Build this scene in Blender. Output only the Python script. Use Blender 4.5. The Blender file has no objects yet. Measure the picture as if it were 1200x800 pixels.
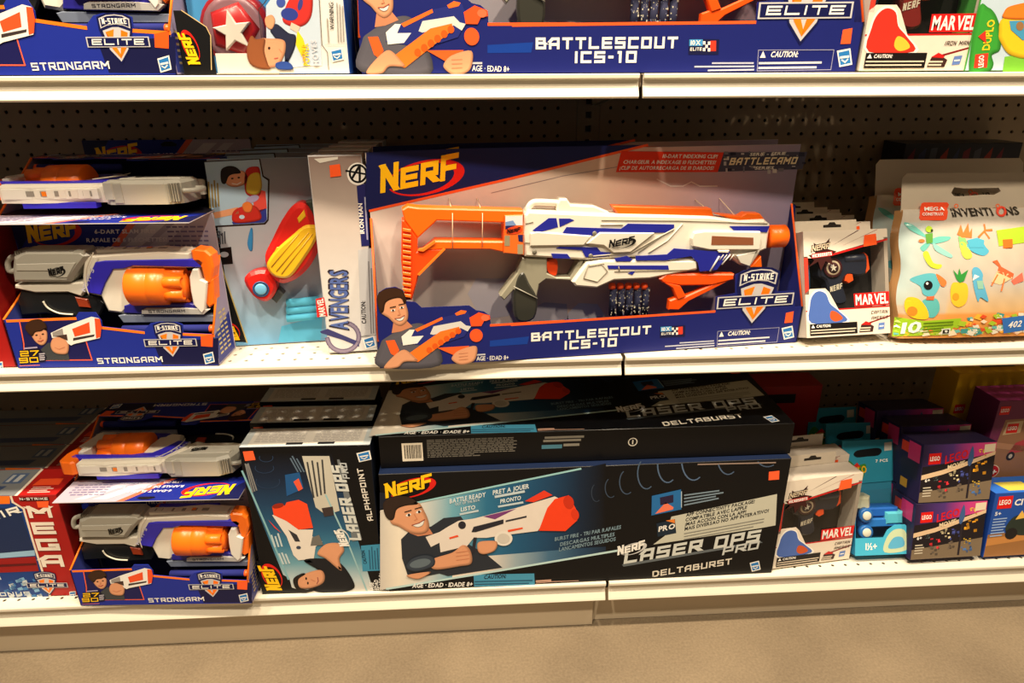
import bpy, math, random
from mathutils import Matrix, Vector
from mathutils.geometry import tessellate_polygon

# ------------------------------------------------------------------ camera, light
INCH = 0.0254
FLOOR = -37.4                      # height of the floor, in inches below the pegboard's first row of holes
CAM = Vector((33.607, -52.816, 2.403))
YAW, PITCH, ROLL, FPX = 0.05391, 0.38064, 0.00442, 783.235
scene = bpy.context.scene
col = scene.collection

def W(x, y, z):
    """shelf coordinates in inches -> world metres (floor at z = 0)"""
    return Vector((x * INCH, y * INCH, (z - FLOOR) * INCH))

_f = Vector((math.sin(YAW) * math.cos(PITCH), math.cos(YAW) * math.cos(PITCH), -math.sin(PITCH)))
_r = Vector((math.cos(YAW), -math.sin(YAW), 0))
_d = _f.cross(_r)
RIGHT = _r * math.cos(ROLL) + _d * math.sin(ROLL)
DOWN = -_r * math.sin(ROLL) + _d * math.cos(ROLL)
FWD = _f
cam_data = bpy.data.cameras.new('camera')
cam_data.sensor_width = 36
cam_data.lens = 36 * FPX / 1200
cam_data.clip_start = 0.05
cam = bpy.data.objects.new('camera', cam_data)
col.objects.link(cam)
cm = Matrix.Identity(4)
for i in range(3):
    cm[i][0] = RIGHT[i]; cm[i][1] = -DOWN[i]; cm[i][2] = -FWD[i]
cam.matrix_world = Matrix.Translation(W(*CAM)) @ cm
scene.camera = cam

scene.view_settings.view_transform = 'Standard'
scene.view_settings.look = 'None'
scene.view_settings.gamma = 1
scene.view_settings.use_curve_mapping = False
scene.view_settings.exposure = 0.0

world = bpy.data.worlds.new('world')
scene.world = world
world.use_nodes = True
world.node_tree.nodes['Background'].inputs[0].default_value = (1.0, 0.80, 0.60, 1)
world.node_tree.nodes['Background'].inputs[1].default_value = 0.10

def lamp(x, y, z, power, size, target):
    d = bpy.data.lights.new('ceiling_lamp', 'AREA')
    d.shape = 'DISK'; d.size = size; d.energy = power; d.color = (1.0, 0.83, 0.61)
    d.spread = math.radians(150)
    o = bpy.data.objects.new('ceiling_lamp', d)
    o.location = W(x, y, z)
    o.rotation_euler = (W(*target) - o.location).to_track_quat('-Z', 'Y').to_euler()
    col.objects.link(o)
for lx, ly, pw in ((-22, -44, 38), (14, -43, 33), (52, -43, 32), (92, -44, 33), (-2, -78, 36), (68, -78, 32)):
    lamp(lx, ly, 88, pw, 0.16, (lx * .6 + 13, -12, -20))

# ------------------------------------------------------------------ helpers
def lin(c):
    return tuple(((v / 255 / 12.92) if v / 255 <= .04045 else ((v / 255 + .055) / 1.055) ** 2.4) for v in c[:3]) + (1.0,)

def make_mat(name, rough=.4, spec=.4, coat=0.0, noise=0.04, nscale=60, metal=0, bump=0.0):
    m = bpy.data.materials.new(name); m.use_nodes = True
    nt = m.node_tree; b = nt.nodes['Principled BSDF']
    at = nt.nodes.new('ShaderNodeAttribute'); at.attribute_name = 'Col'
    tc = nt.nodes.new('ShaderNodeTexCoord')
    nz = nt.nodes.new('ShaderNodeTexNoise'); nz.inputs['Scale'].default_value = nscale
    nt.links.new(tc.outputs['Object'], nz.inputs['Vector'])
    mr = nt.nodes.new('ShaderNodeMapRange')
    mr.inputs[3].default_value = 1 - noise; mr.inputs[4].default_value = 1 + noise
    nt.links.new(nz.outputs[0], mr.inputs[0])
    mx = nt.nodes.new('ShaderNodeMix'); mx.data_type = 'RGBA'; mx.blend_type = 'MULTIPLY'
    mx.inputs[0].default_value = 1
    nt.links.new(at.outputs['Color'], mx.inputs[6]); nt.links.new(mr.outputs[0], mx.inputs[7])
    nt.links.new(mx.outputs[2], b.inputs['Base Color'])
    b.inputs['Roughness'].default_value = rough
    b.inputs['Specular IOR Level'].default_value = spec
    b.inputs['Metallic'].default_value = metal
    b.inputs['Coat Weight'].default_value = coat
    b.inputs['Coat Roughness'].default_value = .15
    if bump:
        bp = nt.nodes.new('ShaderNodeBump'); bp.inputs['Strength'].default_value = bump
        nt.links.new(nz.outputs[0], bp.inputs['Height']); nt.links.new(bp.outputs[0], b.inputs['Normal'])
    return m
CARD = make_mat('printed_card', .42, .25, .04)
PLASTIC = make_mat('moulded_plastic', .32, .45, 0, .02)
FILM = make_mat('glossy_film', .22, .5, .5, .03)
PAINT = make_mat('enamelled_steel', .35, .4, .1, .03, 14)
FLAT = make_mat('dull_matter', .8, .15, 0, .05)
def clear_mat():
    m = bpy.data.materials.new('clear_plastic_window'); m.use_nodes = True
    nt = m.node_tree; nt.nodes.clear()
    o = nt.nodes.new('ShaderNodeOutputMaterial'); t = nt.nodes.new('ShaderNodeBsdfTransparent')
    t.inputs[0].default_value = (.93, .94, .93, 1)
    g = nt.nodes.new('ShaderNodeBsdfGlossy'); g.inputs['Roughness'].default_value = .06
    nz = nt.nodes.new('ShaderNodeTexNoise'); nz.inputs['Scale'].default_value = 25
    tc = nt.nodes.new('ShaderNodeTexCoord'); nt.links.new(tc.outputs['Object'], nz.inputs['Vector'])
    bp = nt.nodes.new('ShaderNodeBump'); bp.inputs['Strength'].default_value = .25
    nt.links.new(nz.outputs[0], bp.inputs['Height']); nt.links.new(bp.outputs[0], g.inputs['Normal'])
    mx = nt.nodes.new('ShaderNodeMixShader'); mx.inputs[0].default_value = .07
    nt.links.new(t.outputs[0], mx.inputs[1]); nt.links.new(g.outputs[0], mx.inputs[2])
    nt.links.new(mx.outputs[0], o.inputs[0])
    return m
CLEAR = clear_mat()

class Fr:
    """a package's own frame: origin at its bottom left front corner, u right, v up, n out of its front"""
    def __init__(s, A, rot=0, lean=0, mode='stand', scale=1.0):
        s.scale = scale
        r = math.radians(rot); l = math.radians(lean)
        s.A = Vector(A)
        U = Vector((math.cos(r), math.sin(r), 0)); B = Vector((-math.sin(r), math.cos(r), 0)); Z = Vector((0, 0, 1))
        if mode == 'stand':
            s.U = U; s.V = Z * math.cos(l) + B * math.sin(l)
        elif mode == 'back_head_front':      # on its back, top edge towards the aisle
            s.U = -U; s.V = -B
        elif mode == 'back':                 # on its back, bottom edge towards the aisle
            s.U = U; s.V = B
        s.N = s.U.cross(s.V)
    def mat(s):
        m = Matrix.Identity(4)
        for i in range(3):
            m[i][0] = s.U[i]; m[i][1] = -s.N[i]; m[i][2] = s.V[i]
        return Matrix.Translation(W(*s.A)) @ m @ Matrix.Scale(s.scale, 4)
    def uv(s, x, y, n=0.0):
        """where the photograph's point (x, y) lies on the package's plane n"""
        d = RIGHT * ((x - 600) / FPX) + DOWN * ((y - 400) / FPX) + FWD
        t = s.N.dot(s.A + s.N * n - CAM) / s.N.dot(d)
        P = CAM + d * t - s.A
        return (P.dot(s.U), P.dot(s.V))

def catmull(pts, k=5, closed=True):
    out = []; n = len(pts)
    rng = range(n) if closed else range(n - 1)
    for i in rng:
        g = (lambda j: pts[j % n]) if closed else (lambda j: pts[max(0, min(n - 1, j))])
        p0, p1, p2, p3 = g(i - 1), g(i), g(i + 1), g(i + 2)
        for j in range(k):
            t = j / k
            out.append(tuple(.5 * (2 * p1[a] + (p2[a] - p0[a]) * t + (2 * p0[a] - 5 * p1[a] + 4 * p2[a] - p3[a]) * t * t
                             + (3 * p1[a] - p0[a] - 3 * p2[a] + p3[a]) * t ** 3) for a in range(len(p1))))
    if not closed: out.append(tuple(pts[-1]))
    return out

def area2(p):
    return sum(p[i][0] * p[(i + 1) % len(p)][1] - p[(i + 1) % len(p)][0] * p[i][1] for i in range(len(p)))

class MB:
    """collects shapes in a package's (u, v, n) inches; every corner carries a colour"""
    def __init__(s): s.V = []; s.F = []; s.C = []; s.smooth = []
    def add(s, verts, faces, c, smooth=False):
        k = len(s.V); s.V += [tuple(v) for v in verts]
        per = isinstance(c, list)
        for f in faces:
            s.F.append([k + i for i in f]); s.smooth.append(smooth)
            s.C.append([lin(c[i]) for i in f] if per else [lin(c)] * len(f))
        return s
    def poly(s, pts, c, n):
        if isinstance(n, (int, float)): V = [(p[0], p[1], n) for p in pts]
        else: V = [(p[0], p[1], n(p[0], p[1])) for p in pts]
        if len(pts) > 4:
            fs = [list(t) for t in tessellate_polygon([[Vector((p[0], p[1], 0)) for p in pts]])]
        else: fs = [list(range(len(pts)))]
        if callable(n):          # follow a bulging face: split until the pieces are small
            Q = [tuple(p) for p in pts]; done = []; todo = [tuple(t) for f in fs for t in ((f[0], f[i], f[i + 1]) for i in range(1, len(f) - 1))]
            while todo:
                a, b, c_ = todo.pop(); L = [(Vector(Q[i]) - Vector(Q[j])).length for i, j in ((a, b), (b, c_), (c_, a))]
                if max(L) < .45: done.append([a, b, c_]); continue
                k = L.index(max(L)); i, j, h = ((a, b, c_), (b, c_, a), (c_, a, b))[k]
                Q.append(((Q[i][0] + Q[j][0]) / 2, (Q[i][1] + Q[j][1]) / 2)); m = len(Q) - 1; todo += [(i, m, h), (m, j, h)]
            pts = Q; fs = done; V = [(p[0], p[1], n(p[0], p[1])) for p in pts]
        # face outwards
        o = []
        for f in fs:
            o.append(f if area2([pts[i] for i in f]) > 0 else f[::-1])
        return s.add(V, o, c)
    def soft(s, pts, c, n):
        """a printed shape with an airbrushed rim, as in a photograph on a box"""
        if area2(pts) < 0: pts = pts[::-1]
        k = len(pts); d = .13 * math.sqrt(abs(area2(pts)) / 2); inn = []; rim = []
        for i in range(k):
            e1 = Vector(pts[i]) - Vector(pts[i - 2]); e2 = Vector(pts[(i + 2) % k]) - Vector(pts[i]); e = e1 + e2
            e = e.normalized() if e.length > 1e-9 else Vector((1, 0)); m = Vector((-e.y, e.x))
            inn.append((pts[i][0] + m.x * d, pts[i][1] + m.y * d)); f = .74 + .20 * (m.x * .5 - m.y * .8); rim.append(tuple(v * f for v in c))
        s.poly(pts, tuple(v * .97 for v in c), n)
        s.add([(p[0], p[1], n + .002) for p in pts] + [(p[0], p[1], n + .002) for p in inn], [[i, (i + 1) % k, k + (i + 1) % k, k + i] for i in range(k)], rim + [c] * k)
        return s
    def grad(s, a, b, cols_, n):
        """strip between polylines a and b (same length), one colour a station"""
        k = len(a); V = [(p[0], p[1], n) for p in a] + [(p[0], p[1], n) for p in b]
        return s.add(V, [[i, i + 1, k + i + 1, k + i] for i in range(k - 1)], list(cols_) + list(cols_))
    def prism(s, pts, n0, n1, c, b=0.0, side=None):
        if area2(pts) < 0: pts = pts[::-1]
        k = len(pts); side = side or c
        def inset(d):
            o = []
            for i in range(k):
                p, q, r = Vector(pts[i - 1]), Vector(pts[i]), Vector(pts[(i + 1) % k])
                e1 = (q - p); e2 = (r - q)
                e1 = e1.normalized() if e1.length > 1e-9 else Vector((1, 0)); e2 = e2.normalized() if e2.length > 1e-9 else e1
                m = Vector((-e1.y - e2.y, e1.x + e2.x))
                m = m.normalized() if m.length > 1e-6 else Vector((-e1.y, e1.x))
                cs = max(.45, m.dot(Vector((-e1.y, e1.x))))
                o.append((q.x + m.x * d / cs, q.y + m.y * d / cs))
            return o
        loops = [[(p[0], p[1], n0) for p in pts]]
        if b:
            loops.append([(p[0], p[1], n1 - b) for p in pts]); top = inset(b)
        else: top = pts
        loops.append([(p[0], p[1], n1) for p in top])
        V = [v for l in loops for v in l]; F = []
        for j in range(len(loops) - 1):
            F += [[j * k + i, j * k + (i + 1) % k, (j + 1) * k + (i + 1) % k, (j + 1) * k + i] for i in range(k)]
        s.add(V, F, side)
        s.poly(top, c, n1)
        fs = [list(t) for t in tessellate_polygon([[Vector((p[0], p[1], 0)) for p in pts]])]
        s.add(loops[0], [f if area2([pts[i] for i in f]) < 0 else f[::-1] for f in fs], side)
        return s
    def box(s, u0, u1, v0, v1, n0, n1, c, b=0.0, side=None):
        return s.prism([(u0, v0), (u1, v0), (u1, v1), (u0, v1)], n0, n1, c, b, side)
    def lathe(s, prof, p, axis, c, seg=20):
        """prof: (along, radius); axis 'u', 'v' or 'n'; p: the other two coordinates' centre as (u, v, n)"""
        V = []; k = len(prof)
        for a, r in prof:
            for i in range(seg):
                t = 2 * math.pi * i / seg; x, y = r * math.cos(t), r * math.sin(t)
                if axis == 'u': V.append((p[0] + a, p[1] + x, p[2] + y))
                elif axis == 'v': V.append((p[0] + y, p[1] + a, p[2] + x))
                else: V.append((p[0] + x, p[1] + y, p[2] + a))
        F = [[j * seg + i, j * seg + (i + 1) % seg, (j + 1) * seg + (i + 1) % seg, (j + 1) * seg + i] for j in range(k - 1) for i in range(seg)]
        F += [list(range(seg))[::-1], [(k - 1) * seg + i for i in range(seg)]]
        return s.add(V, F, c, True)
    def tube(s, path, r, c, seg=8):
        V = []; k = len(path)
        for i, p in enumerate(path):
            p = Vector(p); t = (Vector(path[min(i + 1, k - 1)]) - Vector(path[max(i - 1, 0)])).normalized()
            a = t.cross(Vector((0, 0, 1))); a = a.normalized() if a.length > .01 else Vector((1, 0, 0)); b = t.cross(a)
            V += [tuple(p + a * r * math.cos(2 * math.pi * j / seg) + b * r * math.sin(2 * math.pi * j / seg)) for j in range(seg)]
        F = [[i * seg + j, i * seg + (j + 1) % seg, (i + 1) * seg + (j + 1) % seg, (i + 1) * seg + j] for i in range(k - 1) for j in range(seg)]
        F += [list(range(seg))[::-1], [(k - 1) * seg + j for j in range(seg)]]
        return s.add(V, F, c, True)
    def ball(s, p, r, c, sc=(1, 1, 1), seg=14):
        V = []; F = []; rings = 8
        for i in range(rings + 1):
            th = math.pi * i / rings
            for j in range(seg):
                ph = 2 * math.pi * j / seg
                V.append((p[0] + r * sc[0] * math.sin(th) * math.cos(ph), p[1] + r * sc[1] * math.sin(th) * math.sin(ph), p[2] + r * sc[2] * math.cos(th)))
        for i in range(rings):
            for j in range(seg):
                F.append([i * seg + j, (i + 1) * seg + j, (i + 1) * seg + (j + 1) % seg, i * seg + (j + 1) % seg])
        return s.add(V, F, c, True)
    def build(s, name, mat, parent=None):
        me = bpy.data.meshes.new(name)
        me.from_pydata([(a * INCH, -n * INCH, b * INCH) for a, b, n in s.V], [], s.F)
        at = me.color_attributes.new('Col', 'FLOAT_COLOR', 'CORNER')
        flat = [x for f in s.C for cc in f for x in cc]
        at.data.foreach_set('color', flat)
        me.polygons.foreach_set('use_smooth', s.smooth)
        me.materials.append(mat); me.update()
        o = bpy.data.objects.new(name, me); col.objects.link(o)
        if parent: o.parent = parent
        return o

# ---------------------------------------------------------------- lettering
TG = {'A': [[(0, 0), (0, .72), (.28, 1), (1, 1), (1, 0)], [(0, .38), (1, .38)]], 'B': [[(0, 0), (0, 1), (.92, 1), (.92, .54), (0, .54)], [(.92, .5), (1, .46), (1, 0), (0, 0)]],
 'C': [[(1, 1), (0, 1), (0, 0), (1, 0)]], 'D': [[(0, 0), (0, 1), (.75, 1), (1, .75), (1, .25), (.75, 0), (0, 0)]], 'E': [[(1, 1), (0, 1), (0, 0), (1, 0)], [(0, .5), (.92, .5)]],
 'F': [[(1, 1), (0, 1), (0, 0)], [(0, .48), (.85, .48)]], 'G': [[(.96, 1), (0, 1), (0, 0), (1, 0), (1, .42), (.62, .42)]], 'H': [[(0, 0), (0, 1)], [(1, 0), (1, 1)], [(0, .5), (1, .5)]],
 'I': [[(.5, 0), (.5, 1)]], 'J': [[(1, 1), (1, 0), (0, 0), (0, .3)]], 'K': [[(0, 0), (0, 1)], [(1, 1), (.3, .5), (0, .5)], [(.3, .5), (1, 0)]], 'L': [[(0, 1), (0, 0), (1, 0)]],
 'M': [[(0, 0), (0, 1), (.5, .4), (1, 1), (1, 0)]], 'N': [[(0, 0), (0, 1), (1, 0), (1, 1)]], 'O': [[(0, 0), (0, 1), (1, 1), (1, 0), (0, 0)]], 'P': [[(0, 0), (0, 1), (1, 1), (1, .42), (0, .42)]],
 'Q': [[(0, 0), (0, 1), (1, 1), (1, 0), (0, 0)], [(.6, .3), (1, 0)]], 'R': [[(0, 0), (0, 1), (1, 1), (1, .45), (0, .45)], [(.45, .45), (1, 0)]], 'S': [[(1, 1), (0, 1), (0, .52), (1, .52), (1, 0), (0, 0)]],
 'T': [[(0, 1), (1, 1)], [(.5, 1), (.5, 0)]], 'U': [[(0, 1), (0, 0), (1, 0), (1, 1)]], 'V': [[(0, 1), (.5, 0), (1, 1)]], 'W': [[(0, 1), (.22, 0), (.5, .7), (.78, 0), (1, 1)]], 'X': [[(0, 0), (1, 1)], [(0, 1), (1, 0)]],
 'Y': [[(0, 1), (.5, .5), (1, 1)], [(.5, .5), (.5, 0)]], 'Z': [[(0, 1), (1, 1), (0, 0), (1, 0)]], '-': [[(.1, .5), (.9, .5)]], '+': [[(0, .5), (1, .5)], [(.5, .05), (.5, .95)]],
 '0': [[(0, 0), (0, 1), (1, 1), (1, 0), (0, 0)]], '1': [[(.2, 1), (.6, 1), (.6, 0)]], '2': [[(0, 1), (1, 1), (1, .52), (0, .52), (0, 0), (1, 0)]], '4': [[(0, 1), (0, .45), (1, .45)], [(.75, 1), (.75, 0)]],
 '5': [[(1, 1), (0, 1), (0, .55), (1, .55), (1, 0), (0, 0)]], '6': [[(1, 1), (0, 1), (0, 0), (1, 0), (1, .5), (0, .5)]], '7': [[(0, 1), (1, 1), (.35, 0)]], '8': [[(0, 0), (0, 1), (1, 1), (1, 0), (0, 0)], [(0, .5), (1, .5)]],
 '9': [[(1, .5), (0, .5), (0, 1), (1, 1), (1, 0), (0, 0)]], '3': [[(0, 1), (1, 1), (1, 0), (0, 0)], [(.2, .5), (1, .5)]], '!': [[(.5, 1), (.5, .35)], [(.5, .05), (.5, 0)]], '.': [[(.5, 0), (.5, .04)]], ':': [[(.5, .2), (.5, .25)], [(.5, .7), (.5, .75)]]}
TW = {'I': .3, 'M': 1.2, 'W': 1.3, '-': .55, ' ': .5, '1': .6, '!': .3, '.': .25, ':': .3}
GLYPH = {}
def glyph(ch, bold):
    k = (ch, bold)
    if k not in GLYPH:
        cu = bpy.data.curves.new('g', 'FONT'); cu.body = ch; cu.resolution_u = 2
        cu.offset = (.028 if bold else .006)
        ob = bpy.data.objects.new('g', cu); me = bpy.data.meshes.new_from_object(ob)
        V = [(v.co.x, v.co.y) for v in me.vertices]; F = [list(p.vertices) for p in me.polygons]
        xs = [v[0] for v in V] or [0, .25]
        GLYPH[k] = (V, F, min(xs), max(xs))
        bpy.data.objects.remove(ob); bpy.data.curves.remove(cu); bpy.data.meshes.remove(me)
    return GLYPH[k]

def put(mb, V, F, c, n):
    """flat faces with the side turned outwards"""
    o = [f if area2([V[i] for i in f]) > 0 else f[::-1] for f in F]
    nn = n if callable(n) else (lambda a, b: n)
    mb.add([(a, b, nn(a, b)) for a, b in V], o, c)

_lift = [0]
def lift(n):
    """strokes of one word overlap: keep each a hair's breadth above the last"""
    _lift[0] = (_lift[0] + 1) % 5; e = _lift[0] * .001
    return (lambda a, b: n(a, b) + e) if callable(n) else n + e
def lettering(mb, text, P0, P1, H, c, n, style='font', bold=True, shear=0.0, t=.2, gap=None, rise=None):
    """text between two points of its base line, in face inches"""
    P0 = Vector(P0); P1 = Vector(P1); L = (P1 - P0).length; D = (P1 - P0).normalized(); Q = Vector((-D.y, D.x))
    if style == 'tech':
        gap = .3 if gap is None else gap
        ws = [TW.get(ch, 1.0) for ch in text]; tot = sum(ws) + gap * (len(text) - 1); sx = L / tot; x = 0.0
        th = t * H
        for idx, (ch, w) in enumerate(zip(text, ws)):
            hh = H * (rise[idx] if rise else 1)
            for pl in TG.get(ch, []):
                pts = [(x * sx + th / 2 + a * max(.001, w * sx - th), th / 2 + b * (hh - th)) for a, b in pl]
                for (p, q) in zip(pts[:-1], pts[1:]):
                    p = Vector(p); q = Vector(q); e = (q - p).normalized()
                    if abs(e.x) > .12 and abs(e.y) > .12:      # slanting strokes are cut off level
                        hw = th * .58 / max(abs(e.y), .5); e = e * th / 2; lo, hi = (p - e, q + e) if e.y > 0 else (q + e, p - e)
                        k = (hi.x - lo.x) / (hi.y - lo.y); y0 = max(lo.y, 0.0); y1 = min(hi.y, hh)
                        G4 = [(lo.x + (y0 - lo.y) * k - hw, y0), (lo.x + (y0 - lo.y) * k + hw, y0), (lo.x + (y1 - lo.y) * k + hw, y1), (lo.x + (y1 - lo.y) * k - hw, y1)]
                    else:
                        m = Vector((-e.y, e.x)) * th / 2; e = e * th / 2
                        G4 = [tuple(p - e - m), tuple(q + e - m), tuple(q + e + m), tuple(p - e + m)]
                    V = [tuple(P0 + D * (gx + shear * gy) + Q * gy) for gx, gy in G4]
                    put(mb, V, [[0, 1, 2, 3]], c, lift(n))
            x += w + gap
    else:
        x = 0.0; lay = []
        for ch in text:
            if ch == ' ': x += .32; continue
            V, F, a, b = glyph(ch, bold); lay.append((x - a, V, F)); x += (b - a) + (.03 if ch in 'AVTYLPW' else .07)
        sx = L / max(x - .06, .01); sy = H / .70
        for ox, V, F in lay:
            Vn = []
            for gx, gy in V:
                p = P0 + D * ((gx + ox) * sx + shear * gy * sy) + Q * (gy * sy); Vn.append((p.x, p.y))
            put(mb, Vn, F, c, n)

YEL = (255, 200, 20); RED = (214, 32, 24); ORG = (255, 92, 14); NAVY = (22, 30, 104); BLK = (12, 12, 14); WHT = (240, 238, 232)
class Art:
    """print on plane n of a package, measured off the photograph's enlargements (x0, y0, scale)"""
    def __init__(s, mb, fr, n=0.0, k=(0, 0, 1), step=.006):
        s.mb = mb; s.fr = fr; s.n0 = n; s.k = k; s.step = step; s.l = 1
    def at(s, *k): s.k = k; return s
    def q(s, p):
        return s.fr.uv(s.k[0] + p[0] / s.k[2], s.k[1] + p[1] / s.k[2], s.n0)
    def z(s, l=None): return s.n0 + s.step * (s.l if l is None else l)
    def p(s, pts, c, l=None, sm=False):
        pts = [s.q(p) for p in pts]
        if sm: pts = catmull(pts)
        z = s.z(l)
        if sm and not callable(z): s.mb.soft(pts, c, z)
        else: s.mb.poly(pts, c, z)
        return s
    def el(s, x, y, rx, ry, c, l=None, rot=0, seg=24):
        r = math.radians(rot)
        return s.p([(x + rx * math.cos(a) * math.cos(r) - ry * math.sin(a) * math.sin(r), y + rx * math.cos(a) * math.sin(r) + ry * math.sin(a) * math.cos(r))
                    for a in [2 * math.pi * i / seg for i in range(seg)]], c, l)
    def line(s, pts, w, c, l=None, closed=False):
        P = [Vector(s.q(p)) for p in pts]
        if closed: P.append(P[0])
        w = w * s.sc(pts[0])
        for a, b in zip(P[:-1], P[1:]):
            if (b - a).length < 1e-6: continue
            e = (b - a).normalized(); m = Vector((-e.y, e.x)) * w / 2; e = e * w / 2
            put(s.mb, [tuple(a - e - m), tuple(b + e - m), tuple(b + e + m), tuple(a - e + m)], [[0, 1, 2, 3]], c, lift(s.z(l)))
        return s
    def sc(s, p):
        a = Vector(s.q(p)); b = Vector(s.q((p[0] + 1, p[1]))); d = Vector(s.q((p[0], p[1] - 1)))
        return ((b - a).length + (d - a).length) / 2
    def t(s, text, a, b, h, c, l=None, **kw):
        lettering(s.mb, text, s.q(a), s.q(b), h * s.sc(a), c, s.z(l), **kw); return s
    def greek(s, a, b, rows, dy, h, c, l=None, seed=1, ragged=.2):
        """rows of print too fine to read: word-long dashes"""
        rnd = random.Random(seed)
        for r in range(rows):
            x0, y0 = a[0] + dy[0] * r, a[1] + dy[1] * r; x1, y1 = b[0] + dy[0] * r, b[1] + dy[1] * r
            L = math.hypot(x1 - x0, y1 - y0); end = 1 - rnd.random() * ragged; t = 0
            while t < end:
                w = min((.5 + rnd.random() * 2.2) * h * 2.2 / L, end - t)
                s.line([(x0 + (x1 - x0) * t, y0 + (y1 - y0) * t), (x0 + (x1 - x0) * (t + w), y0 + (y1 - y0) * (t + w))], h, c, l)
                t += w + h * .9 / L
        return s
    def nerf(s, a, b, h, l=None, main=YEL, ring=RED, edge=None):
        l = s.l if l is None else l
        A = Vector(s.q(a)); B = Vector(s.q(b)); H = h * s.sc(a); D = (B - A).normalized(); Q = Vector((-D.y, D.x)); L = (B - A).length
        if ring:
            C = A + D * L * .60 + Q * H * .52; V = []
            N = 40
            for i in range(N + 1):
                t = math.radians(-165 + 330 * i / N)
                th = .035 + .16 * (.5 + .5 * math.cos(t)) ** 1.2
                for rr in (1.0, 1.0 - th * 1.4):
                    p = C + D * (L * .50 * rr * math.cos(t) + (1 - rr) * -.0) + Q * (H * .78 * rr * math.sin(t) + .10 * L * .50 * rr * math.cos(t)); V.append((p.x, p.y))
            put(s.mb, V, [[2 * i, 2 * i + 2, 2 * i + 3, 2 * i + 1] for i in range(N)], ring, s.z(l))
        tilt = .10 * L
        P1 = B + Q * tilt
        if edge:
            lettering(s.mb, 'NERF', tuple(A - Q * H * .04 - D * H * .05), tuple(P1 - Q * H * .04 + D * H * .05), H * 1.12, edge, s.z(l + 1), 'tech', t=.36, shear=.26, gap=.12, rise=(1.18, .92, .92, 1.0))
        lettering(s.mb, 'NERF', tuple(A), tuple(P1), H, main, s.z(l + 2), 'tech', t=.24, shear=.26, gap=.12, rise=(1.25, .94, .98, 1.15))
        return s
    def badge(s, a, b, l=2):
        """the N-STRIKE ELITE shield; a and b are the ends of its bar"""
        A = Vector(s.q(a)); B = Vector(s.q(b)); C = (A + B) / 2; h = (B - A).length / 2; D = (B - A).normalized(); Q = Vector((-D.y, D.x))
        def P(pts): return [tuple(C + D * x * h + Q * y * h) for x, y in pts]
        G = (196, 194, 196); DK = (18, 22, 74)
        s.mb.poly(P([(-.53, .36), (-.53, .74), (-.25, .84), (.05, .86), (.33, .83), (.55, .72), (.53, .36), (.3, -.25), (-.02, -.66), (-.34, -.25)]), DK, s.z(l))
        s.mb.poly(P([(-.42, .34), (-.1, .44), (.1, .44), (.44, .32), (.27, -.22), (-.02, -.58), (-.31, -.22)]), G, s.z(l + 1))
        s.mb.poly(P([(-.34, .30), (-.06, .38), (-.22, -.2), (-.02, -.48), (.02, -.40), (-.1, -.1)]), (255, 130, 20), s.z(l + 2))
        s.mb.poly(P([(.16, .36), (.36, .28), (.22, -.18), (-.02, -.5), (.0, -.36), (.06, -.1)]), (255, 120, 16), s.z(l + 2))
        s.mb.poly(P([(-.47, .40), (-.47, .70), (-.22, .79), (.05, .81), (.3, .78), (.49, .68), (.47, .40), (.25, .49), (.0, .52), (-.25, .49)]), G, s.z(l + 1))
        s.mb.poly(P([(-.43, .45), (-.43, .68), (-.2, .76), (.05, .78), (.28, .75), (.45, .65), (.43, .45), (.23, .53), (.0, .56), (-.23, .53)]), DK, s.z(l + 2))
        lettering(s.mb, 'N-STRIKE', P([(-.38, .53)])[0], P([(.39, .53)])[0], .17 * h, WHT, s.z(l + 3), 'tech', t=.19)
        s.mb.poly(P([(-1, -.15), (1, -.15), (1, .16), (-1, .16)]), G, s.z(l + 3))
        s.mb.poly(P([(-.96, -.12), (.96, -.12), (.96, .13), (-.96, .13)]), DK, s.z(l + 4))
        lettering(s.mb, 'ELITE', P([(-.84, -.08)])[0], P([(.82, -.08)])[0], .175 * h, WHT, s.z(l + 5), 'tech', t=.22, shear=.12, gap=.22)
        return s
    def hasbro(s, x, y, w, h, l=2, rot=0):
        """the maker's small blue square with a smile"""
        r = math.radians(rot); R = lambda p: (x + p[0] * math.cos(r) - p[1] * math.sin(r), y + p[0] * math.sin(r) + p[1] * math.cos(r))
        s.p([R(p) for p in ((-w, -h * .8), (w * .9, -h), (w, h * .8), (-w * .8, h))], WHT, l)
        s.p([R(p) for p in ((-w * .8, -h * .6), (w * .72, -h * .8), (w * .8, h * .6), (-w * .62, h * .8))], (40, 120, 190), l + 1)
        s.line([R((-w * .5, -h * .05)), R((w * .5, -h * .1))], h * .25, WHT, l + 2)
        s.line([R((-w * .4, h * .25)), R((0, h * .5)), R((w * .4, h * .2))], h * .15, WHT, l + 2)
        return s

def thing(name, fr, label, cat, group=None):
    o = bpy.data.objects.new(name, None); col.objects.link(o)
    o.empty_display_size = .03; o.matrix_world = fr.mat()
    o['label'] = label; o['category'] = cat
    if group: o['group'] = group
    return o
def clone(root, fr, label, group=None):
    r = root.copy(); col.objects.link(r); r.matrix_world = fr.mat(); r['label'] = label
    if group: r['group'] = group
    def rec(src, dst):
        for ch in [c for c in bpy.data.objects if c.parent == src]:
            c = ch.copy(); col.objects.link(c); c.parent = dst
            KIDS.setdefault(dst.name, []).append(c); rec(ch, c)
    rec(root, r)
    return r
KIDS = {}

# ------------------------------------------------------------------ the setting
ZT, ZM, ZB = 2.45, -14.09, -32.55
YL = -14.63                          # front edge of the shelves
def struct(o, kind='structure'): o['kind'] = kind; return o
CREAM = (226, 218, 200)

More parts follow.
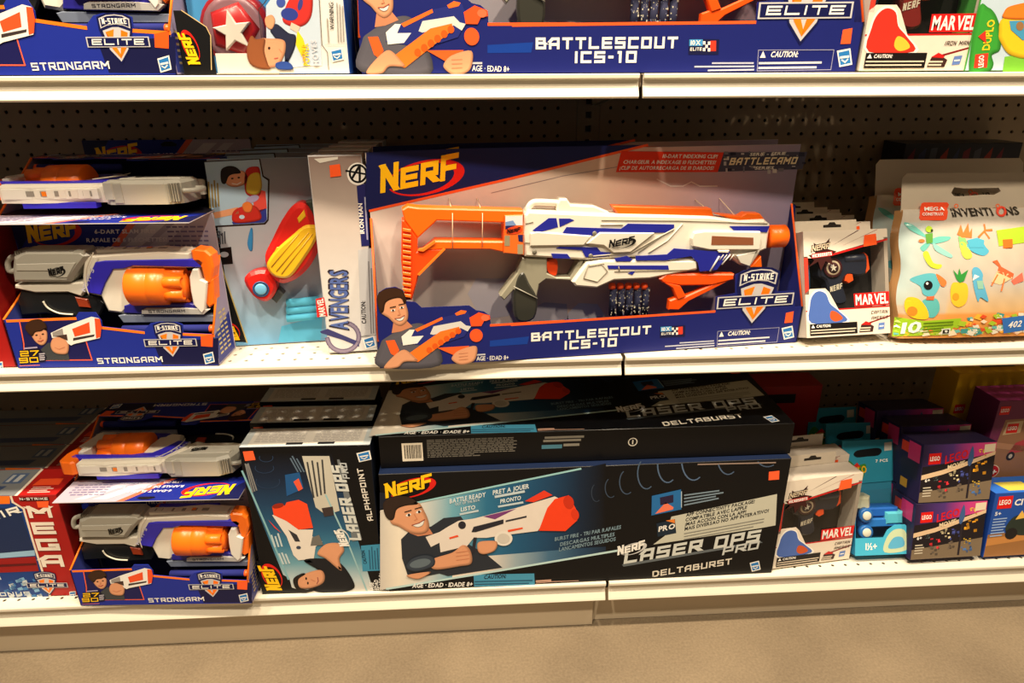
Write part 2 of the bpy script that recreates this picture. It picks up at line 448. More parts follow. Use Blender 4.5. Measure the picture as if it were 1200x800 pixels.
def perforated(mb, x0, x1, y0, y1, hx, hy, r, c, plane):
    """a sheet with a real round hole an inch apart; hx, hy: one hole's place; plane 'deck' or 'wall'"""
    def pt(a, b): return (a, 0, -b) if plane == 'deck' else (a, b, 0)
    i0 = math.ceil(x0 + .5 - hx); i1 = math.floor(x1 - .5 - hx); j0 = math.ceil(y0 + .5 - hy); j1 = math.floor(y1 - .5 - hy)
    oc = [(math.cos(math.radians(45 * k)), math.sin(math.radians(45 * k))) for k in range(8)]
    sq = [(1, 0), (1, 1), (0, 1), (-1, 1), (-1, 0), (-1, -1), (0, -1), (1, -1)]
    V = []; F = []
    for i in range(i0, i1 + 1):
        for j in range(j0, j1 + 1):
            cx, cy = hx + i, hy + j; k = len(V)
            V += [pt(cx + a * .5, cy + b * .5) for a, b in sq] + [pt(cx + a * r, cy + b * r) for a, b in oc]
            F += [[k + m, k + (m + 1) % 8, k + 8 + (m + 1) % 8, k + 8 + m] for m in range(8)]
    gx0, gx1, gy0, gy1 = hx + i0 - .5, hx + i1 + .5, hy + j0 - .5, hy + j1 + .5
    for a0, a1, b0, b1 in ((x0, gx0, y0, y1), (gx1, x1, y0, y1), (gx0, gx1, y0, gy0), (gx0, gx1, gy1, y1)):
        k = len(V); V += [pt(a0, b0), pt(a1, b0), pt(a1, b1), pt(a0, b1)]; F.append([k, k + 1, k + 2, k + 3])
    mb.add(V, F, c); return mb

def solid(o, th):
    m = o.modifiers.new('sheet', 'SOLIDIFY'); m.thickness = th * INCH; m.offset = -1; return o

def floor_mat():
    m = bpy.data.materials.new('polished_concrete'); m.use_nodes = True
    nt = m.node_tree; b = nt.nodes['Principled BSDF']; tc = nt.nodes.new('ShaderNodeTexCoord')
    n1 = nt.nodes.new('ShaderNodeTexNoise'); n1.inputs['Scale'].default_value = 220; n1.inputs['Detail'].default_value = 4
    n2 = nt.nodes.new('ShaderNodeTexNoise'); n2.inputs['Scale'].default_value = 6
    r = nt.nodes.new('ShaderNodeValToRGB'); r.color_ramp.elements[0].position = .3; r.color_ramp.elements[1].position = .75
    r.color_ramp.elements[0].color = lin((108, 95, 78)); r.color_ramp.elements[1].color = lin((144, 128, 105))
    mx = nt.nodes.new('ShaderNodeMix'); mx.data_type = 'FLOAT'; mx.inputs[0].default_value = .45
    for n in (n1, n2): nt.links.new(tc.outputs['Object'], n.inputs['Vector'])
    nt.links.new(n1.outputs[0], mx.inputs[2]); nt.links.new(n2.outputs[0], mx.inputs[3])
    nt.links.new(mx.outputs[0], r.inputs[0]); nt.links.new(r.outputs[0], b.inputs['Base Color'])
    b.inputs['Roughness'].default_value = .42; b.inputs['Specular IOR Level'].default_value = .3
    return m
mb = MB()
mb.add([(-60, 0, 110), (140, 0, 110), (140, 0, -4), (-60, 0, -4)], [[0, 1, 2, 3]], (150, 140, 120))
fl = struct(mb.build('floor', floor_mat())); fl.location = W(0, 0, FLOOR)
mb = MB(); mb.box(-19, 92, FLOOR, 24, -1.6, -.9, (20, 18, 16))
wb = struct(mb.build('wall_back', FLAT)); wb.location = W(0, 0, 0)
PEG = (128, 112, 92)
for x0, x1 in ((-18, 41.45), (43.2, 90.6)):
    for (z0, z1, hz) in ((-22.3, 22.0, 0.0), (FLOOR + .2, -22.34, -22.81)):
        mb = MB(); perforated(mb, x0, x1, z0, z1, 0.0, hz, .135, PEG, 'wall')
        o = mb.build('pegboard_panel', PAINT, wb); solid(o, .15)
for ux in (42.32, 91.2):
    mb = MB()
    # upright with a column of slots, an inch apart
    for a, b in ((ux - .85, ux - .22), (ux + .22, ux + .85)): mb.box(a, b, FLOOR, 22, -.6, .03, PEG)
    for k in range(-37, 22): mb.box(ux - .22, ux + .22, k - .27, k + .27, -.6, .03, PEG)
    mb.box(ux - .8, ux + .8, FLOOR, 22, -.8, -.6, (18, 16, 14))
    mb.build('slotted_upright', PAINT, wb)

LIP = [(0, 0), (-.04, -.06), (-.04, -.22), (.16, -.30), (.20, -.62), (-.06, -1.06), (-.10, -1.16), (-.06, -1.24), (.02, -1.26), (.1, -1.24), (.3, -.7), (.3, -.06)]
LIPB = [(0, 0), (-.04, -.06), (-.04, -.24), (.16, -.34), (.20, -.80), (-.06, -1.40), (-.10, -1.52), (-.06, -1.60), (.02, -1.62), (.1, -1.6), (.3, -.9), (.3, -.06)]
def shelf(x0, x1, z, hx, hy, yf, lip, label):
    F = Fr((0, 0, z - .05)); t = thing('metal_shelf', F, label, 'shelf')
    mb = MB(); perforated(mb, x0, x1, yf + .02, -.1, hx, hy, .125, CREAM, 'deck')
    solid(mb.build('deck', PAINT, t), .06)
    mb = MB(); k = len(lip)
    V = [(x, p[1], -(yf + p[0])) for x in (x0, x1) for p in lip]
    mb.add(V, [[i, (i + 1) % k, k + (i + 1) % k, k + i] for i in range(k)], CREAM)
    mb.add(V, [list(range(k))[::-1], list(range(k, 2 * k))], CREAM)
    mb.build('price_rail', PAINT, t)
    for xe in (x0 + .05, x1 - .05):     # the bracket under each end
        mb = MB(); mb.add([(xe + s, v, n) for s in (-.04, .04) for v, n in ((-.08, .3), (-.08, -yf - 1), (-.7, -yf - 1), (-2.2, .3))],
                          [[0, 1, 2, 3], [7, 6, 5, 4], [0, 4, 5, 1], [1, 5, 6, 2], [2, 6, 7, 3], [3, 7, 4, 0]], CREAM)
        mb.build('bracket', PAINT, t)
    return t
XJ = 42.72
shelf(-18, XJ - .12, ZT, .1, -13.65, YL, LIP, 'cream metal top shelf left of the joint, under the blue revolver box')
shelf(XJ + .12, 90.6, ZT, -.06, -13.65, YL, LIP, 'cream metal top shelf right of the joint, under the small white pistol box')
shelf(-18, XJ - .12, ZM, .1, -13.65, YL, LIP, 'cream perforated middle shelf left of the joint, under the gauntlet box')
shelf(XJ + .12, 90.6, ZM, -.06, -13.65, YL, LIP, 'cream perforated middle shelf right of the joint, under the brick bags')
shelf(-18, XJ - .12, ZB, .1, -13.1, -13.95, LIPB, 'cream perforated bottom shelf left of the joint, under the red box')
shelf(XJ + .12, 90.6, ZB, .25, -13.1, -13.95, LIPB, 'cream perforated bottom shelf right of the joint, under the small brick sets')
for x0, x1, yk, lb in ((-18, 41.9, -13.1, 'long tan kick plate under the bottom shelf left of the joint'), (41.5, 90.6, -12.62, 'tan kick plate set further back under the bottom shelf right of the joint')):
    F = Fr((0, 0, FLOOR)); t = thing('kick_plate', F, lb, 'kick plate')
    mb = MB(); mb.box(x0, x1, 0.02, ZB - 1.7 - FLOOR, -yk - .12, -yk, (206, 190, 164), .03); mb.build('plate', PAINT, t)
    mb = MB(); mb.box(x0 + .1, x1 - .1, .02, .5, -yk - 1.4, -yk - .12, CREAM); mb.build('foot_flange', PAINT, t)
# ------------------------------------------------------------------ helpers for toys
def U(fr, n, k, pts):
    return [fr.uv(k[0] + p[0] / k[2], k[1] + p[1] / k[2], n) for p in pts]
def part(name, parent, mat=None):
    """decorator: the body fills a MB, which becomes one child"""
    def d(fn):
        mb = MB(); fn(mb); return mb.build(name, mat or CARD, parent)
    return d
SKIN = (226, 160, 120); SKIN2 = (200, 130, 95); HAIR = (62, 38, 24)

# ================================================================== long rifle box (n-strike battlescout)
BSW, BSH, BSD = 27.07, 12.3, 3.0
BS = Fr((27.61, -15.5, ZM), 5.34)
bs = thing('toy_blaster_box', BS, 'long navy box with white and orange toy rifle, standing front on the middle shelf', 'toy box', 'long rifle boxes')
kA, kB, kC, kD, kE, kF = (420, 160, 5), (600, 160, 5), (760, 160, 5), (420, 290, 5), (600, 290, 5), (760, 290, 5)
kG, kH, kI = (600, 220, 5), (760, 220, 5), (440, 230, 5.335)

@part('backing_card', bs)
def back_(mb): mb.box(0, BSW, 0, BSH, -BSD - .05, -BSD, (196, 184, 186), 0, (30, 36, 100))
back = back_
@part('background_print', back)
def _(mb):
    a = Art(mb, BS, -BSD)
    st = [0, 4, 9, 14, 18, 22, 25, BSW]
    cl = [(214, 200, 190), (206, 194, 188), (214, 196, 184), (222, 190, 170), (206, 170, 160), (178, 152, 166), (150, 136, 160), (140, 130, 158)]
    mb.grad([(x, .05) for x in st], [(x, BSH - .02) for x in st], cl, a.z(1))
    a.at(*kA)
    a.p([(45, 430), (45, 92), (600, 70), (1670, 48), (900, 250), (70, 436)], (24, 30, 84), 2)
    a.line([(70, 434), (900, 244), (1690, 50)], 15, (240, 90, 40), 3)
    for pts in ([(780, 330), (1200, 230), (1620, 160)], [(900, 560), (1300, 620), (1560, 560)]): a.line(pts, 4, (150, 130, 130), 2)
    # printed glow and hex plates behind the grip
    a.at(*kD).p([(640, 270), (690, 180), (890, 180), (930, 280), (880, 400), (720, 420)], (196, 190, 200), 2)
    a.at(*kE).p([(150, 340), (190, 320), (320, 330), (330, 420), (120, 430)], (178, 172, 180), 2)
    a.p([(330, 380), (390, 325), (500, 330), (540, 390), (520, 420), (320, 430)], (202, 198, 204), 2)
    a.at(*kC).p([(700, 640), (800, 640), (790, 860), (690, 860)], (150, 140, 160), 2)
    a.p([(830, 400), (860, 400), (840, 950), (760, 960)], (24, 30, 92), 2)
    a.at(*kB).line([(850, 250), (930, 290), (1000, 290), (1050, 265), (1100, 290), (1200, 290)], 7, (236, 222, 214), 3)
@part('brand_logo', back)
def _(mb): Art(mb, BS, -BSD).at(*kA).nerf((128, 332), (585, 290), 128, 3)
@part('feature_banner', back)
def _(mb):
    a = Art(mb, BS, -BSD).at(*kB)
    a.p([(640, 85), (1240, 92), (1205, 208), (608, 208)], (226, 56, 26), 4)
    a.t('10-DART INDEXING CLIP!', (880, 124), (1200, 126), 20, WHT, 5, shear=.2)
    a.t('CHARGEUR A INDEXAGE 10 FLECHETTES!', (650, 158), (1190, 161), 20, WHT, 5, shear=.2)
    a.t('¡CLIP DE AUTORRECARGA DE 10 DARDOS!', (628, 193), (1178, 194), 20, WHT, 5, shear=.2)
@part('series_banner', back)
def _(mb):
    a = Art(mb, BS, -BSD).at(*kC)
    a.p([(440, 92), (930, 90), (900, 190), (405, 206)], (70, 70, 92), 4)
    r = random.Random(4)
    for _ in range(46):
        x, y = 430 + r.random() * 470, 84 + r.random() * 112; w, h = 8 + r.random() * 26, 8 + r.random() * 16
        a.p([(x, y), (x + w, y), (x + w, y + h), (x, y + h)], r.choice([(186, 184, 190), (40, 42, 66), (120, 118, 132), (212, 208, 206)]), 5)
    a.p([(470, 118), (880, 112), (880, 172), (470, 172)], (62, 62, 84), 6)
    a.t('SERIE - SERIE', (590, 112), (800, 106), 16, WHT, 7, shear=.25)
    a.t('BATTLECAMO', (468, 166), (860, 160), 40, (238, 226, 190), 8, style='tech', t=.22, shear=.25, gap=.25)
    a.t('SERIES', (620, 192), (730, 190), 16, WHT, 7, shear=.25)

vf = BS.uv(*(760 + 885 / 5, 290 + 345 / 5), 0)[1]
for uu, s, vb in ((0.0, 1, 8.5), (BSW - .05, -1, 8.55)):
    @part('side_panel', bs)
    def sp(mb):
        prof = [(-BSD, 0), (0, 0), (0, vf if s < 0 else vf * .7), (-BSD, vb)]
        V = [(uu + e, v, n) for e in (0, .05) for n, v in prof]
        mb.add(V, [[0, 3, 2, 1], [4, 5, 6, 7], [0, 1, 5, 4], [1, 2, 6, 5], [2, 3, 7, 6], [3, 0, 4, 7]], (30, 38, 112))
    @part('edge_trim', sp)
    def _(mb):
        p0 = (uu + .025, vb, -BSD); p1 = (uu + .025, vf if s < 0 else vf * .7, 0)
        mb.tube([p0, p1], .07, (244, 96, 36), 6)
@part('base_panel', bs)
def _(mb): mb.box(0.06, BSW - .06, 0, .06, -BSD, -.05, (24, 30, 90))
@part('front_panel', bs)
def bsf(mb):
    P = U(BS, 0, kD, [(125, 700), (105, 300), (120, 262), (160, 238), (215, 230), (262, 250), (283, 315), (335, 320), (370, 352), (650, 340), (690, 368), (735, 375), (772, 400), (775, 455), (1200, 425)])
    P += U(BS, 0, kF, [(60, 395), (390, 372), (395, 288), (508, 268), (508, 160), (560, 135), (630, 125), (700, 130), (748, 150), (752, 258), (852, 254), (858, 348), (886, 344)])
    P[0] = (0.0, 0.0); P[-1] = (BSW, vf); P.append((BSW, 0.0))
    mb.prism(P, -.05, 0, (26, 34, 108))
@part('front_print', bsf)
def _(mb):
    a = Art(mb, BS, 0).at(*kD)
    a.line([(778, 455), (1200, 430)], 14, (246, 92, 40), 1)
    a.at(*kE).line([(0, 452), (600, 412), (1185, 374)], 14, (246, 92, 40), 1)
    a.at(*kD).p([(770, 545), (1000, 520), (990, 565), (770, 580)], (20, 60, 150), 1)
    a.t('AGE · EDAD 8+', (692, 662), (880, 655), 26, WHT, 2, bold=False)
    a.greek((692, 628), (740, 625), 1, (0, 0), 9, (190, 190, 200), 2)
    a.at(*kE)
    a.t('BATTLESCOUT', (112, 550), (812, 505), 52, WHT, 2, style='tech', t=.235, gap=.26)
    a.t('ICS-10', (306, 598), (612, 578), 52, WHT, 2, style='tech', t=.235, gap=.26)
    a.p([(868, 462), (1015, 455), (1012, 520), (866, 528)], (24, 26, 66), 2)
    a.p([(870, 464), (935, 460), (935, 488), (870, 492)], (70, 150, 210), 3)
    a.t('10X', (876, 488), (925, 484), 20, WHT, 4)
    a.t('ELITE', (874, 512), (930, 508), 14, WHT, 4, style='tech')
    for i in range(3):
        for j in range(3):
            if (i + j) % 2 == 0: a.p([(936 + i * 12, 468 + j * 14), (948 + i * 12, 467 + j * 14), (948 + i * 12, 481 + j * 14), (936 + i * 12, 482 + j * 14)], WHT, 4)
    a.p([(972, 464), (1000, 462), (1000, 506), (972, 508)], (226, 60, 40), 3)
    a.greek((985, 558), (1182, 546), 1, (0, 0), 7, (180, 184, 205), 2, 1, 0)
    a.greek((900, 578), (1182, 560), 1, (0, 0), 7, (180, 184, 205), 2, 2, 0)
    a.greek((965, 590), (1182, 574), 1, (0, 0), 7, (180, 184, 205), 2, 3, 0)
    a.at(*kF)
    a.line([(405, 490), (765, 468), (752, 552), (400, 578)], 3, (150, 150, 180), 2, True)
    a.p([(412, 522), (428, 492), (440, 520)], WHT, 2)
    a.t('CAUTION:', (462, 516), (592, 508), 24, WHT, 2, shear=.2)
    a.greek((412, 545), (745, 522), 2, (-2, 20), 9, (205, 205, 215), 2, 5)
    a.hasbro(816, 498, 34, 38, 2, -6)
@part('shield_badge', bsf)
def _(mb): Art(mb, BS, 0).at(*kF).badge((400, 326), (848, 298), 3)
@part('price_sticker', bsf, FILM)
def _(mb): Art(mb, BS, 0).at(*kF).p([(805, 382), (850, 372), (842, 438), (795, 442)], (255, 96, 48), 3)
@part('boy_photo', bsf)
def _(mb):
    a = Art(mb, BS, 0).at(*kD)
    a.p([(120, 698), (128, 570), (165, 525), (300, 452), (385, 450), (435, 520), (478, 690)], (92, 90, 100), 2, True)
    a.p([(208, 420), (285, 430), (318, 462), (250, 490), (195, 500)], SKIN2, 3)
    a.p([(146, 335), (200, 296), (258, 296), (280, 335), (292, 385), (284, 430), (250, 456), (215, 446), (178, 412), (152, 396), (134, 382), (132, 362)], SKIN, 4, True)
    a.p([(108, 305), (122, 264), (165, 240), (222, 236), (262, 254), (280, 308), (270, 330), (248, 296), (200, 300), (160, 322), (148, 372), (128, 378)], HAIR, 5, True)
    for x, y in ((203, 366), (254, 350)):
        a.el(x, y, 13, 6, WHT, 6, -12); a.el(x, y, 6, 6, (40, 26, 20), 7)
        a.line([(x - 16, y - 16), (x + 14, y - 22)], 6, HAIR, 6)
    a.line([(236, 365), (244, 390), (232, 394)], 5, SKIN2, 6)
    a.p([(216, 416), (242, 414), (268, 398), (262, 420), (240, 428)], WHT, 6, True)
    a.line([(214, 414), (242, 412), (270, 396)], 4, (150, 60, 50), 7)
    a.p([(160, 545), (212, 540), (240, 600), (215, 635), (190, 620)], (246, 96, 40), 4)
    a.p([(330, 480), (490, 408), (640, 372), (672, 440), (620, 520), (470, 570), (380, 570), (250, 560)], (36, 44, 120), 4)
    a.p([(252, 520), (300, 480), (330, 480), (310, 520), (382, 515), (345, 560), (262, 572)], WHT, 5)
    a.p([(420, 505), (440, 460), (600, 430), (630, 455), (660, 460), (640, 490), (600, 470), (440, 510)], (214, 212, 208), 5)
    a.p([(330, 478), (490, 405), (495, 420), (345, 492)], (246, 110, 40), 5)
    a.p([(565, 385), (600, 365), (635, 370), (625, 385), (575, 398)], (246, 110, 40), 5)
    a.p([(265, 640), (480, 490), (590, 462), (595, 490), (350, 668), (290, 662)], (248, 120, 40), 6)
    for i in range(6): a.el(415 + i * 34, 598 - i * 22, 17, 17, (220, 90, 26), 7)
    a.p([(650, 410), (705, 378), (730, 385), (770, 396), (772, 420), (735, 430), (720, 458), (660, 460)], (246, 84, 36), 6)
    a.el(742, 410, 24, 18, (240, 110, 70), 7); a.el(690, 513, 38, 38, (250, 90, 40), 6)
    a.p([(460, 586), (650, 574), (585, 640)], (240, 96, 40), 5)
    a.p([(150, 704), (200, 640), (268, 596), (330, 640), (345, 664), (270, 668), (230, 700)], SKIN, 7, True)
    a.p([(548, 640), (590, 600), (688, 575), (690, 640), (660, 672), (600, 684), (556, 664)], SKIN, 7, True)
    for i in range(3): a.line([(590, 620 + i * 18), (640, 615 + i * 18)], 4, SKIN2, 8)

# ---- the rifle itself
WP = (232, 226, 212); BL = (34, 40, 150); OP = (255, 108, 20); GR = (150, 146, 128)
@part('blaster', bs, PLASTIC)
def gun(mb):
    g = (0, 0, 1)
    mb.prism(U(BS, -1.1, g, [(615, 252), (619, 247), (700, 250.5), (775, 252), (832, 253.5), (868, 258.5), (896, 257), (903, 263), (899, 292), (892, 295), (880, 313), (868, 311), (856, 300), (820, 298), (760, 303), (745, 301), (690, 305), (615, 301), (612, 275)]), -2.4, -1.1, WP, .14)
    mb.prism(U(BS, -.9, g, [(671, 331), (688, 308), (708, 305), (818, 305), (818, 316), (762, 327), (720, 329), (700, 338), (675, 336)]), -2.3, -.95, WP, .12)
    mb.prism(U(BS, -.8, kG, [(440, 330), (520, 265), (840, 268), (700, 380), (600, 385), (540, 340)]), -1.2, -.92, (226, 220, 206), .05)
    mb.prism(U(BS, -.8, kG, [(110, 270), (150, 262), (470, 285), (425, 340), (110, 345)]), -1.2, -.95, (224, 218, 202), .05)
    mb.prism(U(BS, -.8, kH, [(270, 265), (330, 255), (660, 258), (665, 300), (655, 365), (360, 365), (262, 345), (255, 300)]), -1.2, -.85, WP, .06)
    mb.prism(U(BS, -.8, kH, [(520, 400), (640, 375), (600, 465), (545, 445)]), -1.2, -.95, (214, 210, 198), .04)
@part('top_handle', gun, PLASTIC)
def _(mb):
    P = U(BS, -1.6, kG, [(98, 165), (96, 125), (120, 92), (160, 85), (280, 90)])
    mb.tube([(p[0], p[1], -1.7) for p in catmull(P, 4, False)], .2, WP, 10)
    mb.prism(U(BS, -1.4, kG, [(265, 90), (280, 64), (322, 64), (345, 98), (480, 104), (565, 140), (590, 165), (270, 165), (262, 130)]), -2.1, -1.35, WP, .1)
@part('stock', gun, PLASTIC)
def stk(mb):
    out = [(165, 85), (200, 62), (270, 72), (925, 88), (925, 370), (790, 352), (720, 332), (435, 330), (270, 500), (228, 650), (185, 650), (160, 400)]
    hole = [(262, 345), (300, 340), (372, 278), (800, 280), (806, 164), (385, 152), (264, 262)]
    loop = out[:1] + hole + hole[:1] + out[:1] + out[1:]
    mb.prism(U(BS, -1.2, kI, [(165, 85), (200, 62), (270, 72), (925, 88), (925, 130), (806, 166), (385, 152), (264, 264), (180, 150)]), -2.2, -1.2, OP, .08)
    mb.prism(U(BS, -1.2, kI, [(180, 150), (264, 264), (262, 345), (300, 342), (330, 330), (435, 330), (270, 500), (228, 650), (185, 650), (160, 400), (164, 150)]), -2.2, -1.2, (244, 76, 18), .08)
    mb.prism(U(BS, -1.2, kI, [(300, 340), (372, 278), (806, 282), (806, 352), (720, 334), (435, 332)]), -2.2, -1.2, OP, .08)
    mb.prism(U(BS, -1.1, kI, [(262, 340), (300, 345), (375, 292), (372, 276), (296, 326), (272, 330)]), -1.3, -1.1, (255, 130, 40), 0)
    mb.prism(U(BS, -1.1, kI, [(275, 495), (262, 490), (425, 325), (438, 332)]), -1.3, -1.1, (255, 130, 40), 0)
    for i in range(13):
        y = 200 + i * 34
        mb.prism(U(BS, -1.1, kI, [(170, y), (222, y + 8), (222, y + 26), (170, y + 18)]), -1.25, -1.08, (255, 122, 34), .02)
@part('camo_sleeve', gun, PLASTIC)
def _(mb):
    mb.prism(U(BS, -1.0, kI, [(808, 120), (925, 116), (928, 368), (802, 356)]), -2.4, -1.0, (236, 110, 40), .06)
    a = Art(mb, BS, -1.0).at(*kI)
    a.p([(812, 125), (920, 122), (920, 180), (812, 182)], (226, 226, 230), 1); a.p([(812, 160), (860, 150), (880, 180), (812, 184)], (120, 150, 200), 2)
    a.p([(812, 184), (870, 184), (860, 200), (812, 206)], (30, 34, 90), 2); a.p([(890, 240), (922, 240), (922, 285), (895, 280)], (30, 34, 90), 2)
    a.p([(808, 245), (840, 245), (840, 310), (806, 310)], (150, 140, 110), 2); a.p([(888, 300), (922, 300), (922, 360), (888, 360)], (160, 150, 120), 2)
    a.el(866, 212, 52, 24, (226, 70, 30), 3, -8); a.nerf((822, 232), (905, 224), 22, 4, BLK, None)
@part('camo_panels', gun, PLASTIC)
def _(mb):
    g = (0, 0, 1)
    for pts, n in (([(624, 270), (643, 255.5), (652, 255.5), (654, 266), (630, 273)], -1.08), ([(655, 256), (668, 256), (673, 258), (656, 266)], -1.08),
                   ([(658, 275), (664, 266), (728, 268), (736, 262), (790, 263), (790, 268), (784, 272.5), (704, 272), (697, 276)], -1.06),
                   ([(652, 291), (656, 289), (700, 290), (704, 295), (716, 296), (714, 300), (696, 302), (686, 301), (682, 293)], -1.06),
                   ([(646, 297), (665, 297.6), (669, 303), (648, 302.5)], -1.06), ([(745, 300), (782, 298), (790, 291), (830, 294), (856, 295), (840, 316), (820, 318), (818, 308), (810, 300), (780, 305), (745, 305)], -.90),
                   ([(712, 311), (783, 311), (784, 316), (713, 315)], -.92), ([(855, 265), (902, 265), (899, 272), (860, 270)], -1.06), ([(736, 320), (745, 317), (741, 322)], -.92),
                   ([(720, 303), (735, 300), (742, 304), (738, 306), (722, 306)], -.92)):
        mb.prism(U(BS, n, g, pts), n - .06, n, BL)
    a = Art(mb, BS, -.86); a.at(*kG).nerf((566, 352), (712, 338), 36, 2, BLK, BLK)
@part('seam', gun, PLASTIC)
def _(mb):
    def ln(pts, n, r=.022, c=(150, 142, 124)): 
        P = U(BS, n, (0, 0, 1), pts); mb.tube([(p[0], p[1], n) for p in P], r, c, 5)
    ln([(615, 262), (625, 260)], -1.08); ln([(705, 258), (795, 258.5), (900, 262)], -1.08); ln([(704, 263), (730, 263)], -1.08, .05, (214, 206, 190)); ln([(640, 286), (690, 287)], -1.07)
    ln([(613, 284), (640, 285)], -1.07); ln([(695, 300), (740, 296), (775, 276), (790, 268)], -1.07, .05, (196, 188, 170)); ln([(748, 296), (782, 272)], -1.07, .03); ln([(800, 262), (782, 282), (760, 296)], -1.07, .04, (206, 198, 182))
    ln([(690, 312), (708, 309)], -.93); ln([(720, 318), (815, 316)], -.93); ln([(690, 309), (684, 326), (700, 330), (712, 318), (706, 310)], -.93, .03); ln([(725, 312), (726, 318)], -.9, .03)
    for i in range(4): ln([(848 + i * 4, 298), (843 + i * 4, 305)], -.9, .035, (206, 200, 190))
    ln([(843, 300), (832, 318)], -.88, .06, (206, 204, 200)); ln([(856, 298), (846, 310)], -.88, .05, (206, 204, 200))
@part('priming_slot', gun, PLASTIC)
def _(mb): mb.prism(U(BS, -.83, kH, [(372, 282), (615, 292), (615, 335), (368, 335)]), -.87, -.835, (140, 84, 56)); mb.prism(U(BS, -.8, kH, [(405, 366), (475, 366), (470, 382), (412, 380)]), -1.1, -.82, WP, .03)
@part('top_rail', gun, PLASTIC)
def _(mb):
    g = (0, 0, 1)
    mb.prism(U(BS, -1.4, g, [(717, 241), (833, 244), (836, 253), (724, 252)]), -2.0, -1.3, OP, .06)
    mb.prism(U(BS, -1.4, g, [(838, 250.5), (868, 253), (874, 249.5), (890, 250), (898, 260), (868, 260)]), -2.0, -1.3, OP, .06)
@part('muzzle', gun, PLASTIC)
def _(mb):
    p = BS.uv(899, 277, -1.7); q = BS.uv(919, 277, -1.7); r = (BS.uv(905, 264, -1.7)[1] - BS.uv(905, 290, -1.7)[1]) / 2
    mb.lathe([(0, r), (q[0] - p[0] - .06, r), (q[0] - p[0], r - .06), (q[0] - p[0], .35), (q[0] - p[0] - .5, .32)], (p[0], p[1], -1.7), 'u', OP, 24)
    mb.prism(U(BS, -1.2, (0, 0, 1), [(880, 313), (892, 300), (893, 313)]), -2.0, -1.2, OP, .03)
@part('grip', gun, PLASTIC)
def _(mb):
    g = (0, 0, 1)
    mb.prism(U(BS, -1.3, g, [(612, 302), (641, 302), (641, 320), (652, 325), (668, 325), (680, 304), (684, 306), (673, 329), (640, 327), (632, 333), (628, 352), (602, 340), (591, 352), (586, 347), (606, 320)]), -2.2, -1.3, GR, .06)
    mb.prism(catmull(U(BS, -1.2, g, [(606, 326), (614, 319), (621, 332), (630, 350), (626, 374), (606, 376), (602, 350)]), 4), -2.2, -1.2, (52, 52, 46), .14)
    P = U(BS, -1.1, g, [(602, 336), (616, 343), (630, 350)]); mb.tube([(p[0], p[1], -1.15) for p in P], .04, (150, 146, 134), 6)
@part('trigger', gun, PLASTIC)
def _(mb): mb.prism(catmull(U(BS, -1.4, kG, [(205, 430), (265, 425), (262, 510), (225, 508), (200, 470)])), -2.0, -1.4, (226, 70, 24), .05)
for x, y in ((133, 376), (462, 400), (485, 268)):
    @part('bolt', gun, PLASTIC)
    def _(mb):
        u, v = BS.uv(600 + x / 5, 220 + y / 5, -1.0); mb.lathe([(0, .14), (.12, .14), (.14, .08)], (u, v, -1.15), 'n', (120, 116, 104), 12)
@part('fore_grip', gun, PLASTIC)
def _(mb):
    mb.prism(U(BS, -1.0, kH, [(62, 535), (105, 503), (505, 505), (500, 540), (372, 572), (188, 574), (85, 558)]), -1.5, -1.0, (246, 84, 16), .09)
    mb.prism(U(BS, -1.0, kH, [(372, 568), (500, 532), (240, 668), (180, 720), (120, 718), (125, 662), (160, 648), (215, 640)]), -1.5, -1.05, (246, 84, 16), .08)
    mb.prism(U(BS, -1.0, kH, [(85, 552), (186, 570), (222, 640), (170, 660), (140, 590)]), -1.5, -1.0, (246, 84, 16), .08)
for i in range(5):
    @part('foam_dart', bs, FLAT)
    def dart(mb):
        u, v0 = BS.uv(600 + (586 + i * 47) / 5, 220 + 745 / 5, -1.6); v1 = BS.uv(717, 220 + 590 / 5, -1.6)[1]
        mb.lathe([(0, .23), (v1 - v0, .23)], (u, v0, -1.6), 'v', (44, 46, 70), 12)
        r = random.Random(i)
        for _ in range(26):
            y = v0 + .05 + r.random() * (v1 - v0 - .2); t = (r.random() - .5) * .34; w = .03 + r.random() * .07; h = .04 + r.random() * .08
            nn = -1.6 + math.sqrt(max(.001, .236 ** 2 - t * t))
            mb.add([(u + t - w, y, nn - .02), (u + t + w, y, nn - .02), (u + t + w, y + h, nn - .02), (u + t - w, y + h, nn - .02)], [[0, 1, 2, 3]], r.choice([(196, 190, 170), (196, 190, 170), (90, 92, 120)]))
    @part('tip', dart, PLASTIC)
    def _(mb):
        u, v1 = BS.uv(600 + (586 + i * 47) / 5, 220 + 590 / 5, -1.6); mb.lathe([(0, .24), (.22, .24), (.34, .19), (.38, .1)], (u, v1, -1.6), 'v', (255, 90, 40), 12)
for pts in ([(471, 45), (482, 110), (482, 330)], [(655, 45), (670, 110), (668, 320)]):
    @part('tie', bs, PLASTIC)
    def _(mb):
        P = U(BS, -1.1, kI, pts); mb.tube([(P[0][0], P[0][1], -BSD + .02), (P[1][0], P[1][1], -1.14), (P[2][0], P[2][1], -1.14)], .025, (236, 214, 180), 5)
for pts in ([(330, 95), (372, 150)], [(475, 85), (525, 190)]):
    @part('tie', bs, PLASTIC)
    def _(mb):
        P = U(BS, -1.5, kH, pts); mb.tube([(P[0][0], P[0][1], -BSD + .02), (P[1][0], P[1][1], -1.3)], .025, (236, 214, 180), 5)

